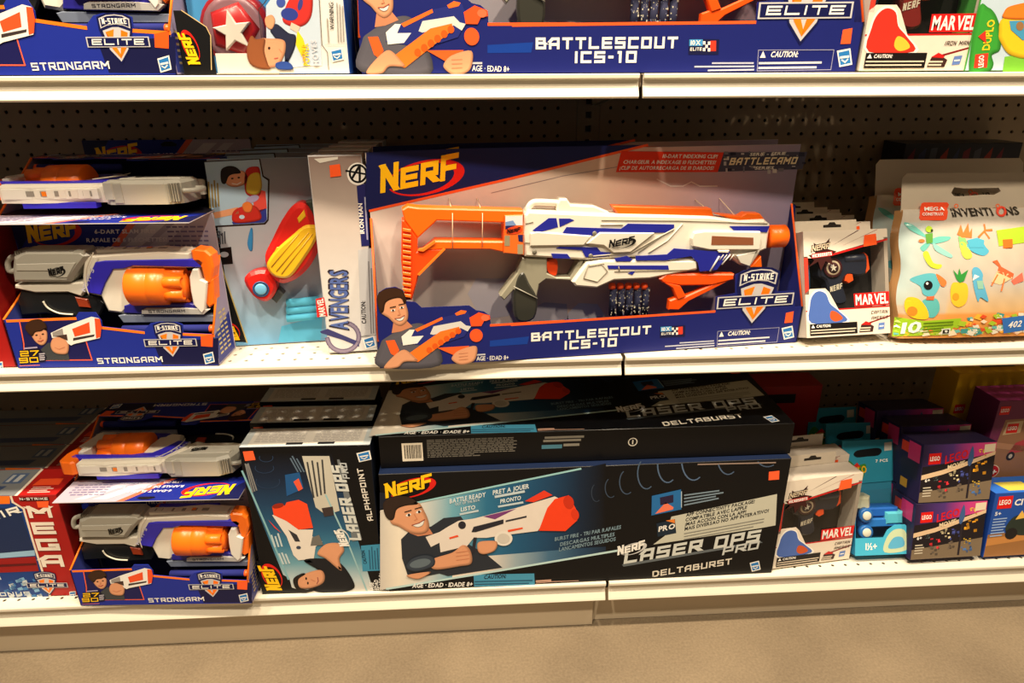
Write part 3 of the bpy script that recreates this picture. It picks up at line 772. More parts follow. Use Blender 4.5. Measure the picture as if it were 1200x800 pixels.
# ================================================================== revolver box (strongarm)
SAW, SAH, SAD = 12.15, 8.8, 2.8
SA = Fr((5.56, -14.0, ZM), -1.9)
sa = thing('toy_blaster_box', SA, 'blue and orange open box with revolver toy blaster, standing at left of the middle shelf', 'toy box', 'revolver blaster boxes')
k6, k7, k8 = (0, 170, 4.444), (0, 300, 4.444), (0, 380, 8)
@part('header_card', sa)
def hdr(mb):
    mb.box(0, SAW, 0, SAH, -SAD - .05, -SAD, (180, 172, 190), 0, (210, 205, 210))
@part('header_print', hdr)
def _(mb):
    def P(pts): return [(p[0] * SAW, SAH - p[1] * 2.6) for p in pts]
    z = -SAD + .006
    mb.poly(P([(.0, 0), (.62, 0), (.42, 1), (0, 1)]), (26, 40, 140), z)
    mb.poly(P([(0, 0), (.16, 0), (0, .9)]), (20, 24, 74), z + .006)
    mb.poly(P([(.62, 0), (.66, 0), (.46, 1), (.42, 1)]), (236, 110, 80), z + .006)
    mb.poly(P([(.72, .1), (.8, .1), (.58, .9), (.5, .9)]), (216, 212, 220), z + .006)
    mb.poly(P([(.84, .1), (.9, .1), (.7, .9), (.62, .9)]), (206, 202, 214), z + .006)
    mb.poly([(0, 0), (SAW, 0), (SAW, SAH - 2.6), (0, SAH - 2.6)], (38, 36, 46), z)
    # hang hole
    mb.poly(P([(.46, .12), (.49, .05), (.53, .05), (.56, .12), (.55, .18), (.47, .18)]), (16, 14, 20), z + .01)
    for i, s in enumerate(('6-DART SLAM FIRE!', 'RAFALE DE 6 FLECHETTES!', '¡TIROR DE 6 DARDOS!')):
        w = (.30, .40, .34)[i]; lettering(mb, s, P([(.55 - w / 2, .46 + .2 * i)])[0], P([(.55 + w / 2, .46 + .2 * i)])[0], .24, (238, 232, 236), z + .02, bold=True, shear=.15)
    for r in range(5):
        x = .76
        while x < .95:
            w = .015 + .02 * random.Random(r * 7 + x).random(); mb.poly(P([(x, .3 + r * .11), (x + w, .3 + r * .11), (x + w, .34 + r * .11), (x, .34 + r * .11)]), (120, 112, 150), z + .012); x += w + .008
@part('brand_logo', hdr)
def _(mb):
    class K:  # logo in face inches
        pass
    a = Art(mb, SA, -SAD); a.q = lambda p: (p[0], p[1]); a.nerf((.75, SAH - 1.75), (3.85, SAH - 1.6), .95, 3)
FT = [(8, 374.5), (88, 372), (92, 366), (112, 366), (119, 376), (120, 382.5), (168, 388), (176, 379), (186, 377), (206, 377.5), (214, 380), (215, 390), (251.5, 391.5)]
@part('front_panel', sa)
def saf(mb):
    P = [(0, 0)] + U(SA, 0, (0, 0, 1), FT) + [(SAW, 0)]
    P[1] = (0, P[1][1]); P[-2] = (SAW, P[-2][1])
    mb.prism(P, -.05, 0, (30, 46, 150))
vl = SA.uv(8, 374.5)[1]; vr = SA.uv(251.5, 391.5)[1]
for uu, va, vb in ((0, vl, 4.5), (SAW - .05, vr, 6.2)):
    @part('side_panel', sa)
    def sp(mb):
        prof = [(-SAD, 0), (0, 0), (0, va), (-SAD, vb)]
        V = [(uu + e, v, n) for e in (0, .05) for n, v in prof]; k = 4
        mb.add(V, [list(range(k))[::-1], list(range(k, 2 * k))] + [[i, (i + 1) % k, k + (i + 1) % k, k + i] for i in range(k)], (150, 140, 170) if uu else (60, 70, 150))
    @part('edge_trim', sp)
    def _(mb): mb.tube([(uu + .025, va, 0), (uu + .025, vb, -SAD)], .07, (255, 126, 30), 6)
    if uu:
        @part('side_print', sp)
        def _(mb):
            x = SAW + .008
            mb.add([(x, .1, -.1), (x, .1, -SAD + .1), (x, 2.6, -SAD + .1), (x, 1.9, -.1)], [[0, 1, 2, 3]], (40, 46, 130))
            for r in range(9):
                for c_ in range(3):
                    y = .5 + r * .3; n = -.55 - c_ * .6
                    if y > 1.6 + -n * 1.2: continue
                    mb.add([(x + .005, y, n), (x + .005, y, n - .42), (x + .005, y + .12, n - .42), (x + .005, y + .12, n)], [[0, 1, 2, 3]], (200, 180, 120))
@part('base_panel', sa)
def _(mb): mb.box(.06, SAW - .06, 0, .05, -SAD, -.05, (24, 28, 80))
@part('front_print', saf)
def _(mb):
    a = Art(mb, SA, 0)
    a.line([(9, 376), (88, 373)], 3.2, (255, 126, 30), 1); a.line([(120, 384), (168, 389.5)], 3.2, (255, 126, 30), 1); a.line([(215, 391.5), (250, 393)], 3.2, (255, 126, 30), 1)
    a.p([(180, 402), (256, 396), (256, 427), (190, 427)], (20, 22, 66), 1)
    a.p([(23, 375), (90, 373), (97, 390), (108, 421), (28, 422)], (26, 26, 84), 1)
    a.line([(23, 376), (28, 402), (29, 422), (108, 421.5), (98, 390)], 1.3, (240, 100, 70), 2)
    a.at(*k7).t('STRONGARM', (512, 560), (850, 550), 30, WHT, 3, style='tech', t=.19, gap=.26)
    a.hasbro(1088, 530, 28, 30, 2, -8)
    a.at(*k8)
    a.t('27', (198, 298), (372, 290), 52, YEL, 7, style='tech', t=.2, shear=.15, gap=.2)
    a.t('90', (190, 360), (366, 352), 50, YEL, 7, style='tech', t=.2, shear=.15, gap=.2)
    a.p([(186, 240), (372, 222), (440, 300), (430, 345), (190, 372)], (20, 18, 40), 6)
    a.greek((375, 275), (420, 270), 4, (2, 18), 10, (190, 186, 200), 7); a.greek((238, 222), (350, 212), 1, (0, 0), 14, (170, 160, 190), 7)
    a.greek((190, 385), (380, 378), 1, (0, 0), 6, (230, 120, 110), 7)
@part('boy_photo', saf)
def _(mb):
    a = Art(mb, SA, 0).at(*k8)
    a.p([(375, 335), (382, 235), (450, 172), (520, 165), (640, 262), (655, 335)], (62, 66, 70), 3)
    a.p([(288, 85), (330, 62), (432, 55), (446, 130), (422, 182), (382, 192), (335, 160), (300, 110)], SKIN, 4, True)
    a.p([(236, 30), (255, -10), (300, -42), (380, -48), (436, 0), (440, 55), (418, 45), (390, 62), (335, 72), (310, 108), (285, 98), (258, 70)], HAIR, 5, True)
    for x, y in ((345, 98), (405, 88)): a.el(x, y, 12, 6, (50, 34, 28), 6, -8)
    a.line([(378, 100), (384, 125), (372, 130)], 5, SKIN2, 6); a.line([(360, 152), (385, 156), (408, 144)], 8, (180, 80, 70), 6)
    a.p([(478, 190), (500, 130), (560, 110), (640, 140), (640, 262), (560, 276), (500, 250)], SKIN, 6, True)
    a.line([(520, 215), (560, 230), (610, 210)], 6, SKIN2, 7)
    a.p([(480, 78), (560, 40), (600, 20), (650, 0), (860, -75), (930, -60), (952, 20), (940, 125), (700, 180), (670, 195), (640, 175), (600, 105), (492, 125)], WHT, 7)
    a.p([(680, 40), (840, -25), (850, 75), (705, 112)], (238, 84, 40), 8); a.p([(690, 125), (890, 90), (885, 110), (690, 150)], (60, 50, 50), 8)
    a.p([(890, -60), (940, -55), (955, 20), (945, 115), (905, 128)], (238, 84, 40), 8); a.p([(495, 75), (590, 35), (600, 95), (500, 112)], (150, 144, 140), 8)
    a.p([(500, 110), (630, 90), (640, 150), (560, 115)], (70, 50, 44), 8)
@part('shield_badge', saf)
def _(mb): Art(mb, SA, 0).at(*k7).badge((752, 452), (1026, 448), 3)
@part('price_sticker', saf, FILM)
def _(mb): Art(mb, SA, 0).at(*k7).p([(1046, 418), (1110, 405), (1108, 472), (1048, 468)], (255, 92, 30), 3)

GY = (176, 174, 164); BL2 = (52, 44, 196)
@part('blaster', sa, PLASTIC)
def sg(mb):
    n = -.95
    mb.prism(U(SA, n, k6, [(430, 560), (480, 572), (820, 545), (995, 556), (1000, 640), (690, 640), (690, 830), (640, 880), (560, 870), (520, 790), (440, 770), (425, 715)]), -2.0, n, WP, .16)
    mb.prism(U(SA, n, k6, [(72, 728), (430, 716), (445, 752), (420, 790), (350, 768), (180, 770), (72, 748)]), -1.9, n - .05, WP, .08)
    for i in range(5):
        x = 530 + i * 62; mb.prism(U(SA, -1.2, k6, [(x, 556), (x + 8, 540), (x + 40, 538), (x + 48, 553)]), -1.7, -1.2, WP, .04)
    mb.prism(U(SA, -.7, k6, [(1000, 648), (1030, 646), (1042, 700), (1078, 715), (1066, 860), (1050, 880), (1005, 830), (992, 760), (985, 690)]), -1.6, -.72, (224, 220, 212), .06)
@part('slide', sg, PLASTIC)
def sl(mb):
    mb.prism(U(SA, -.8, k6, [(66, 585), (128, 548), (420, 548), (462, 578), (412, 640), (362, 716), (70, 716), (60, 650)]), -2.1, -.75, GY, .2)
    mb.prism(U(SA, -.7, k6, [(84, 620), (395, 612), (350, 690), (300, 690), (250, 655), (84, 655)]), -.8, -.7, (190, 188, 178), .03)
    for i in range(8):
        x = 140 + i * 17; P = SA.uv(x / 4.444, 170 + 548 / 4.444, -1.3); mb.box(P[0], P[0] + .1, P[1] - .1, P[1] + .1, -2.0, -.95, (160, 158, 148))
    mb.prism(U(SA, -.8, k6, [(372, 560), (395, 540), (440, 545), (440, 590), (390, 596)]), -1.8, -.8, GY, .06)
    P = U(SA, -1.4, k6, [(88, 650), (50, 655), (42, 610), (60, 585), (100, 575)])
    mb.tube([(p[0], p[1], -1.4) for p in catmull(P, 4, False)], .16, (170, 168, 158), 8)
    Art(mb, SA, -.7).at(*k6).nerf((258, 682), (340, 672), 30, 2, BLK, BLK)
@part('slide_rib', sl, PLASTIC)
def _(mb):
    for i in range(9):
        P = SA.uv((96 + i * 13) / 4.444, 170 + 548 / 4.444, -1.3); mb.box(P[0], P[0] + .09, P[1] - .5, P[1] + .04, -1.95, -.93, (150, 148, 138))
    P = SA.uv(250 / 4.444, 170 + 548 / 4.444, -1.3); mb.box(P[0], P[0] + .95, P[1] - .3, P[1] + .03, -1.85, -1.0, (188, 186, 176), .02)
    P = SA.uv(378 / 4.444, 170 + 548 / 4.444, -1.3); mb.box(P[0], P[0] + .5, P[1] - .3, P[1] + .16, -2.0, -.85, (164, 162, 152), .06)
@part('top_rail', sg, PLASTIC)
def _(mb):
    P = SA.uv(500 / 4.444, 170 + 552 / 4.444, -1.2); Q = SA.uv(985 / 4.444, 170 + 552 / 4.444, -1.2)
    mb.box(P[0], Q[0], P[1] - .3, P[1] + .1, -1.75, -1.15, (236, 232, 220), .05)
    for i in range(5): u = P[0] + .35 + i * .8; mb.box(u, u + .5, P[1], P[1] + .125, -1.6, -1.3, (150, 144, 134))
    mb.box(P[0] + 2.9, P[0] + 3.15, P[1], P[1] + .16, -1.58, -1.32, (244, 130, 30), .02)
@part('lower_stripe', sg, PLASTIC)
def _(mb):
    P = SA.uv(500 / 4.444, 170 + 552 / 4.444, -1.2); Q = SA.uv(900 / 4.444, 170 + 552 / 4.444, -1.2); mb.box(P[0] + .3, Q[0], P[1] - .5, P[1] + .02, -2.3, -1.95, BL2, .05)
@part('side_stripe', sg, PLASTIC)
def _(mb):
    mb.prism(U(SA, -.8, k6, [(492, 612), (540, 604), (1035, 594), (1058, 612), (1046, 638), (690, 630), (640, 646), (586, 648), (545, 720), (522, 782), (452, 770), (440, 745), (470, 660)]), -1.1, -.85, BL2, .05)
    mb.prism(U(SA, -.8, k7, [(640, 262), (680, 250), (980, 250), (1066, 262), (1060, 300), (940, 302), (760, 304), (640, 300)]), -1.9, -.9, (44, 40, 150), .05)
    lettering(mb, 'NSTF 5', SA.uv(440 / 4.444, 170 + 765 / 4.444, -.8), SA.uv(490 / 4.444, 170 + 650 / 4.444, -.8), .22, (200, 198, 220), -.84)
@part('name_plate', sg, PLASTIC)
def _(mb):
    mb.prism(U(SA, -.75, k7, [(735, 282), (760, 272), (970, 272), (1090, 280), (1060, 306), (735, 304)]), -1.0, -.78, (186, 184, 180), .03)
    Art(mb, SA, -.78).at(*k7).t('STRONGARM', (775, 296), (965, 292), 15, (50, 48, 60), 1, style='tech')
@part('cylinder', sg, PLASTIC)
def _(mb):
    p = SA.uv(690 / 4.444, 300 + 155 / 4.444, -1.3); q = SA.uv(985 / 4.444, 300 + 155 / 4.444, -1.3)
    r = (SA.uv(180, 170 + 630 / 4.444, -1.3)[1] - SA.uv(180, 300 + 252 / 4.444, -1.3)[1]) / 2; L = q[0] - p[0]
    OC = (255, 118, 22)
    mb.lathe([(0, r * .93), (.08, r), (L * .37, r), (L * .38, r * .97), (L * .40, r), (L * .66, r * .97), (L * .68, r * .8), (L, r * .62)], (p[0], p[1], -1.3), 'u', OC, 28)
    for i in range(6):
        t = math.pi / 6 + i * math.pi / 3
        mb.lathe([(L * .6, r * .3), (L * .98, r * .3), (L * .98, r * .18), (L * .9, r * .16)], (p[0], p[1] + r * .62 * math.sin(t), -1.3 + r * .62 * math.cos(t)), 'u', OC, 14)
@part('muzzle', sg, PLASTIC)
def _(mb):
    mb.prism(U(SA, -.85, k6, [(992, 552), (1010, 540), (1070, 548), (1100, 575), (1112, 640), (1100, 720), (1070, 726), (1046, 640), (1000, 600)]), -1.8, -.85, (255, 118, 22), .1)
    mb.prism(U(SA, -.9, k7, [(1064, 120), (1110, 120), (1116, 250), (1090, 270), (1062, 240)]), -1.8, -.9, (255, 118, 22), .08)
@part('hand_grip', sg, PLASTIC)
def _(mb):
    mb.prism(U(SA, -1.2, k7, [(105, 175), (420, 200), (500, 205), (548, 245), (520, 310), (330, 320), (240, 300), (110, 310), (90, 240)]), -2.2, -1.2, (30, 32, 34), .1)
    mb.prism(U(SA, -1.1, k7, [(388, 212), (455, 225), (470, 270), (410, 265)]), -1.6, -1.1, (160, 60, 30), .04)
    P = U(SA, -1.1, k7, [(225, 235), (250, 270), (310, 298), (380, 304)]); mb.tube([(p[0], p[1], -1.1) for p in catmull(P, 4, False)], .06, (214, 208, 190), 6)
@part('foam_dart', sa, FLAT)
def dt(mb):
    p = SA.uv(640 / 4.444, 300 + 372 / 4.444, -.6); q = SA.uv(1095 / 4.444, 300 + 382 / 4.444, -.6); mb.lathe([(0, .24), (q[0] - p[0], .24)], (p[0], (p[1] + q[1]) / 2 - .02, -.6), 'u', (40, 46, 120), 14)
@part('tip', dt, PLASTIC)
def _(mb):
    q = SA.uv(1095 / 4.444, 300 + 377 / 4.444, -.6); mb.lathe([(0, .25), (.18, .24), (.26, .16)], (q[0], q[1] - .02, -.6), 'u', (255, 100, 40), 14)
@part('dart_tray', sa, PLASTIC)
def _(mb): mb.prism(U(SA, -.9, k7, [(612, 312), (640, 305), (1110, 310), (1110, 345), (640, 350)]), -1.6, -.95, (120, 130, 150), .05)
@part('tie', sa, PLASTIC)
def _(mb):
    P = U(SA, -.65, k6, [(486, 560), (452, 640), (446, 720), (462, 780)]); mb.tube([(p[0], p[1], -.66) for p in catmull(P, 4, False)], .03, (214, 206, 186), 5)

def lying(xr, yf, zb):     # a revolver box on its back: right end x, front edge y, height of the back
    F = Fr((xr, yf + SAH, zb + SAD + .06), -1.5, 0, 'back_head_front'); return F
clone(sa, lying(17.85, -14.75, ZM + SAH + .02), 'revolver blaster box lying on its back atop the middle shelf box')
clone(sa, Fr((4.9, -14.0, ZB), -2.4), 'blue open revolver blaster box standing beside the red box, bottom shelf')
clone(sa, lying(17.7, -14.6, ZB + SAH + .02), 'revolver blaster box lying on its back at bottom shelf, nose to red boxes')
clone(sa, Fr((6.15, -14.3, ZT), -1.0), 'revolver blaster box at the top left corner, cut off by the frame')
clone(sa, Fr((4.9, -3.0, ZM + 3.3), -.5), 'orange-rimmed revolver box in deep shade at the back of the middle shelf', 'revolver boxes standing at the back')
clone(sa, Fr((5.4, -4.2, ZB), -1), 'orange-rimmed revolver box in shade at the back of the bottom shelf', 'revolver boxes standing at the back')
clone(bs, Fr((27.55, -12.25, ZM), 5.34), 'second long navy rifle box in shade behind the front one, middle shelf')
clone(bs, Fr((27.75, -14.1, ZT), .3), 'long navy rifle box on the top shelf, its upper half cut off')
for i in range(3):
    clone(bs, Fr((27.75, -10.6 + i * 3.3, ZT), 0), 'unseen long navy rifle box added behind on the top shelf to block light', 'unseen rifle boxes added to block light')  # added rear rows, unseen, stop lamp light falling through the deck holes
    clone(sa, Fr((6.0, -11.0 + i * 3.3, ZT), 0), 'unseen revolver blaster box added behind on the top shelf to block light', 'unseen revolver boxes added to block light')  # also hidden: added to cover the holes so the pegboard below stays dark
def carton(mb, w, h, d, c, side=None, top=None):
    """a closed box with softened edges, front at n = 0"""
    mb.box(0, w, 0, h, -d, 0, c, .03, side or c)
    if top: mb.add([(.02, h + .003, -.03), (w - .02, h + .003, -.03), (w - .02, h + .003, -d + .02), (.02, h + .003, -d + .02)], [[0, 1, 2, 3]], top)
CF = Fr((4.8, -2.2, ZM), 0)
ct = thing('brown_carton', CF, 'low brown carton in the dark at the back of the middle shelf', 'carton')
@part('body', ct)
def cb_(mb): carton(mb, 12.4, 3.25, 2.0, (120, 92, 60))
@part('tape', cb_, FILM)
def _(mb): mb.box(5.4, 7.0, .3, 3.26, -.02, .012, (170, 150, 110))

# ================================================================== long laser box (deltaburst)
DBW, DBH, DBD = 28.6, 9.95, 2.4
DB = Fr((26.65, -13.9, ZB), .49)
db = thing('laser_blaster_box', DB, 'long black laser game box standing upright at centre of the bottom shelf', 'toy box', 'long laser game boxes')
kJ, kK = (430, 536.5, 4), (690, 537.5, 4.444)
BK = (8, 9, 13)
@part('body', db)
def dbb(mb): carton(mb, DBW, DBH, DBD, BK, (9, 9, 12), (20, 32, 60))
@part('front_print', dbb)
def _(mb):
    a = Art(mb, DB, 0).at(*kJ)
    up = lambda x: 210 - (x - 230) * .2078; lo = lambda x: 612 - (x - 100) * .1643
    xs = [62, 150, 260, 400, 560, 700, 850, 1000, 1120]
    cs = [(206, 200, 190), (238, 228, 210), (214, 214, 208), (110, 170, 190), (44, 110, 146), (30, 86, 124), (26, 66, 100), (18, 36, 58), BK]
    mb.grad([a.q((x, lo(x))) for x in xs], [a.q((x, max(up(x), 235 if x < 100 else 0))) for x in xs], cs, a.z(1))
    # brighter lower half of the glow
    mb.grad([a.q((x, lo(x) - 4)) for x in xs[3:]], [a.q((x, lo(x) - 90 + i * 12)) for i, x in enumerate(xs[3:])], [(236, 226, 212), (226, 214, 200), (150, 170, 180), (70, 110, 140), (40, 70, 100), (24, 40, 60)], a.z(2))
    a.line([(235, 208), (600, 132), (1000, 50)], 9, (150, 200, 205), 3)
    a.line([(95, 612), (600, 530), (1180, 432)], 10, (190, 220, 220), 3)
    a.p([(60, 160), (150, 170), (240, 215), (60, 240)], (24, 30, 44), 2)
    a.t('BATTLE READY', (388, 212), (556, 180), 22, (214, 226, 230), 4, shear=.2); a.t('OUT OF THE BOX', (415, 222), (530, 200), 12, (190, 206, 214), 4)
    a.t('PRET A JOUER', (590, 172), (760, 140), 22, (214, 226, 230), 4, shear=.2); a.greek((605, 180), (745, 154), 1, (0, 0), 12, (190, 206, 214), 4)
    a.t('LISTO', (440, 250), (508, 238), 20, (214, 226, 230), 4, shear=.2); a.greek((440, 262), (520, 246), 1, (0, 0), 10, (190, 206, 214), 4)
    a.t('PRONTO', (625, 212), (722, 194), 20, (214, 226, 230), 4, shear=.2); a.greek((620, 226), (735, 206), 1, (0, 0), 10, (190, 206, 214), 4)
    a.t('BURST FIRE - TRI PAR RAFALES', (880, 388), (1190, 330), 18, (120, 146, 160), 4, shear=.2)
    a.t('DESCARGAS MULTIPLES', (905, 412), (1160, 364), 18, (120, 146, 160), 4, shear=.2)
    a.t('LANCAMENTOS SEGUIDOS', (900, 436), (1165, 386), 18, (120, 146, 160), 4, shear=.2)
    a.t('AGE · EDAD · IDADE 8+', (212, 607), (494, 599), 22, WHT, 4, style='font', shear=.15)
    a.p([(500, 546), (784, 540), (787, 594), (503, 602)], (70, 150, 186), 3)
    a.t('CAUTION:', (548, 566), (652, 561), 20, (20, 40, 60), 4, shear=.15); a.greek((508, 578), (780, 572), 2, (0, 13), 6, (40, 90, 120), 4)
    a.line([(795, 585), (870, 578), (990, 574)], 4, (190, 150, 130), 3); a.greek((797, 576), (860, 572), 1, (0, 0), 10, (200, 160, 140), 4)
    # rings of laser light printed across the dark
    a.at(*kK)
    for x, y, rx, ry, w, t in ((40, 665 - 490, 26, 46, 7, .4), (115, 150, 30, 50, 8, .5), (198, 120, 38, 62, 9, .6), (300, 75, 46, 80, 10, .75), (410, 30, 52, 92, 11, .85), (545, 5, 62, 105, 11, .9), (725, -10, 56, 90, 10, .8), (930, -20, 60, 60, 10, .7)):
        pts = [(x + rx * math.cos(math.radians(g)), y + ry * math.sin(math.radians(g))) for g in range(60, 241, 12)]
        pts = [p for p in pts if p[1] > 12]
        if len(pts) > 1: a.line(pts, w * .6, (int(70 * t + 20), int(92 * t + 24), int(120 * t + 30)), 3)
    a.p([(430, 300), (980, 182), (972, 345), (880, 362), (500, 420), (335, 445), (395, 400)], (196, 196, 180), 3)
    for i, (s, x0, y0, x1, y1) in enumerate((('APP CONNECTIVITY PACKAGE!', 505, 300, 862, 228), ('COMPATIBLE AVEC LAPPLI!', 502, 325, 822, 258), ('¡MAS ACCION CON LA APP!', 500, 348, 818, 282), ('MAIS DIVERSAO NO APP INTERATIVO!', 498, 372, 936, 276))):
        a.t(s, (x0, y0), (x1, y1), 18, (30, 34, 40), 4, shear=.2)
    a.greek((498, 388), (930, 308), 3, (0, 15), 5, (130, 130, 124), 4, 8)
    a.p([(328, 192), (480, 158), (482, 262), (326, 294)], (36, 106, 168), 3); a.p([(370, 200), (440, 185), (440, 225), (372, 240)], (40, 30, 60), 4)
    a.p([(345, 285), (400, 225), (440, 250), (438, 262)], (236, 120, 90), 4); a.line([(482, 170), (482, 250)], 4, (180, 200, 214), 4)
    for i in range(4): a.greek((500, 188 + i * 17), (710 - i * 8, 160 + i * 14), 1, (0, 0), 8, (120, 140, 156), 4, i)
    a.p([(352, 335), (448, 312), (455, 385), (358, 405)], (24, 40, 56), 4, False); a.t('PRO', (362, 378), (448, 360), 28, WHT, 5, shear=.2); a.p([(400, 320), (446, 312), (448, 334)], (230, 130, 50), 5)
    a.hasbro(866, 558, 26, 26, 3, -8)
    a.greek((570, 28), (990, 18), 1, (0, 0), 7, (150, 130, 120), 3, 4)
@part('title_lettering', dbb)
def _(mb):
    a = Art(mb, DB, 0).at(*kK)
    a.p([(172, 548), (180, 560), (905, 435), (890, 425)], (96, 104, 110), 4)
    a.t('LASER OPS', (180, 546), (884, 428), 66, (206, 210, 206), 6, style='tech', t=.23, shear=.22, gap=.22)
    a.t('PRO', (692, 500), (880, 466), 44, (196, 200, 198), 7, style='tech', t=.22, shear=.25, gap=.22)
    a.t('DELTABURST', (330, 614), (742, 546), 34, (220, 214, 200), 6, style='tech', t=.2, shear=.1, gap=.25)
    a.nerf((148, 500), (290, 474), 40, 7, WHT, (200, 200, 200), None)
@part('brand_logo', dbb)
def _(mb): Art(mb, DB, 0).at(*kJ).nerf((88, 188), (310, 152), 58, 4)
@part('price_sticker', dbb, FILM)
def _(mb): Art(mb, DB, 0).at(*kK).p([(937, 66), (992, 60), (990, 106), (935, 110)], (255, 96, 48), 5)
@part('player_photo', dbb)
def _(mb):
    a = Art(mb, DB, 0).at(*kJ)
    a.p([(160, 380), (200, 340), (300, 320), (360, 280), (440, 272), (460, 300), (400, 360), (560, 450), (635, 512), (380, 552), (340, 540), (240, 560), (190, 545), (165, 470)], (40, 46, 56), 4, False)
    a.p([(200, 350), (290, 325), (310, 355), (240, 365)], SKIN2, 5)
    a.p([(115, 250), (150, 215), (235, 205), (268, 245), (290, 300), (286, 340), (250, 355), (200, 348), (150, 320), (118, 308), (108, 286)], SKIN, 6, True)
    a.p([(78, 240), (80, 205), (120, 180), (190, 178), (230, 200), (236, 215), (180, 222), (140, 240), (128, 280), (112, 290), (90, 275)], (50, 36, 30), 7, True)
    for x, y in ((195, 265), (243, 250)): a.el(x, y, 13, 6, WHT, 7, -20); a.el(x + 2, y, 6, 6, (30, 22, 18), 8); a.line([(x - 16, y - 14), (x + 12, y - 22)], 5, (50, 36, 30), 8)
    a.line([(222, 262), (236, 285), (224, 290)], 4, SKIN2, 7)
    a.p([(215, 312), (245, 304), (268, 288), (262, 312), (238, 322)], WHT, 8, True); a.line([(212, 312), (245, 302), (270, 286)], 4, (150, 70, 60), 9)
    # the toy in his hands
    a.p([(275, 368), (340, 345), (380, 320), (430, 292), (500, 282), (700, 232), (880, 178), (905, 190), (800, 340), (640, 360), (560, 372), (500, 372), (470, 410), (345, 440), (340, 395), (300, 415)], (226, 216, 206), 7)
    a.p([(740, 200), (830, 150), (870, 172), (780, 205)], (226, 60, 36), 8); a.p([(545, 272), (700, 235), (720, 225), (600, 285)], (120, 60, 120), 8)
    a.p([(805, 338), (845, 232), (880, 190), (945, 172), (968, 215), (992, 260), (985, 290), (930, 340)], (238, 66, 30), 9); a.el(945, 205, 24, 32, (200, 50, 24), 10, -15); a.el(975, 262, 18, 26, (216, 56, 26), 10, -15)
    a.p([(490, 345), (500, 320), (640, 285), (640, 305), (560, 330), (510, 345)], (40, 40, 50), 9); a.p([(650, 290), (748, 268), (748, 276), (650, 298)], (50, 50, 60), 9)
    a.el(446, 312, 18, 18, (40, 40, 50), 9); a.el(640, 375, 42, 34, (230, 224, 214), 9); a.el(640, 375, 30, 24, (206, 200, 190), 10); a.p([(660, 335), (730, 322), (730, 330), (662, 345)], (232, 80, 40), 9)
    a.p([(385, 370), (425, 358), (430, 366), (388, 378)], (232, 80, 40), 9); a.p([(500, 370), (515, 370), (505, 440), (490, 445)], (40, 40, 50), 8)
    a.p([(310, 470), (400, 440), (450, 405), (485, 430), (490, 490), (430, 505), (330, 520), (300, 505)], SKIN, 11, True)
    a.p([(520, 395), (560, 385), (610, 390), (600, 430), (550, 448), (522, 435)], SKIN, 11, True)
    for i in range(3): a.line([(420, 440 + i * 18), (478, 432 + i * 18)], 4, SKIN2, 12)
    a.p([(185, 510), (210, 470), (270, 452), (315, 465), (310, 505), (230, 530)], (56, 66, 80), 12, True); a.el(250, 490, 50, 20, (96, 110, 120), 13, -12); a.p([(190, 545), (300, 530), (250, 562), (210, 560)], SKIN, 11, True)
# on the underside: bar code and small print, read when the box lies on its back
def bot(mb, u0, u1, n0, n1, c, e=0): mb.add([(u0, -.006 - e, n0), (u0, -.006 - e, n1), (u1, -.006 - e, n1), (u1, -.006 - e, n0)], [[0, 1, 2, 3]], c)
@part('bar_code', dbb)
def _(mb):
    bot(mb, 1.5, 2.9, -1.95, -.55, (236, 226, 206)); r = random.Random(2); u = 1.66
    while u < 2.75:
        w = .02 + r.random() * .05; bot(mb, u, u + w, -1.75, -.7, (20, 18, 18), .004); u += w + .02 + r.random() * .05
@part('small_print', dbb)
def _(mb):
    r = random.Random(2)
    for k in range(11):
        u = 3.2
        while u < 9.0 - (2.6 if k > 8 else 0):
            w = .12 + r.random() * .4; bot(mb, u, u + w, -.42 - k * .13, -.35 - k * .13, (112, 108, 100)); u += w + .06
@part('contact_print', dbb)
def _(mb):
    for u0, u1, n in ((11.2, 13.9, -.45), (11.1, 13.7, -.7)): bot(mb, u0, u1, n - .12, n + .05, (130, 126, 116))
    bot(mb, 11.0, 12.4, -1.35, -1.05, (70, 120, 140)); bot(mb, 12.5, 13.6, -1.2, -1.0, (130, 126, 116))
@part('round_mark', dbb)
def _(mb):
    y = -.006
    pts = [(17.3 + .33 * math.cos(t), -1.05 + .33 * math.sin(t)) for t in [i * math.pi / 9 for i in range(19)]]
    for (a0, b0), (a1, b1) in zip(pts[:-1:1], pts[1:]):
        mb.add([(a0, y, b0), (17.3 + (a0 - 17.3) * .8, y, -1.05 + (b0 + 1.05) * .8), (17.3 + (a1 - 17.3) * .8, y, -1.05 + (b1 + 1.05) * .8), (a1, y, b1)], [[3, 2, 1, 0]], (206, 200, 186))
    bot(mb, 17.26, 17.34, -1.22, -.88, (206, 200, 186))
clone(db, Fr((26.75, -13.2, ZB + DBH + DBD + .08), .2, 0, 'back'), 'long black laser game box lying face up on the upright one')
clone(db, Fr((26.65, -8.2, ZB), .3), 'long black laser game box hidden behind, holding up the lying one')

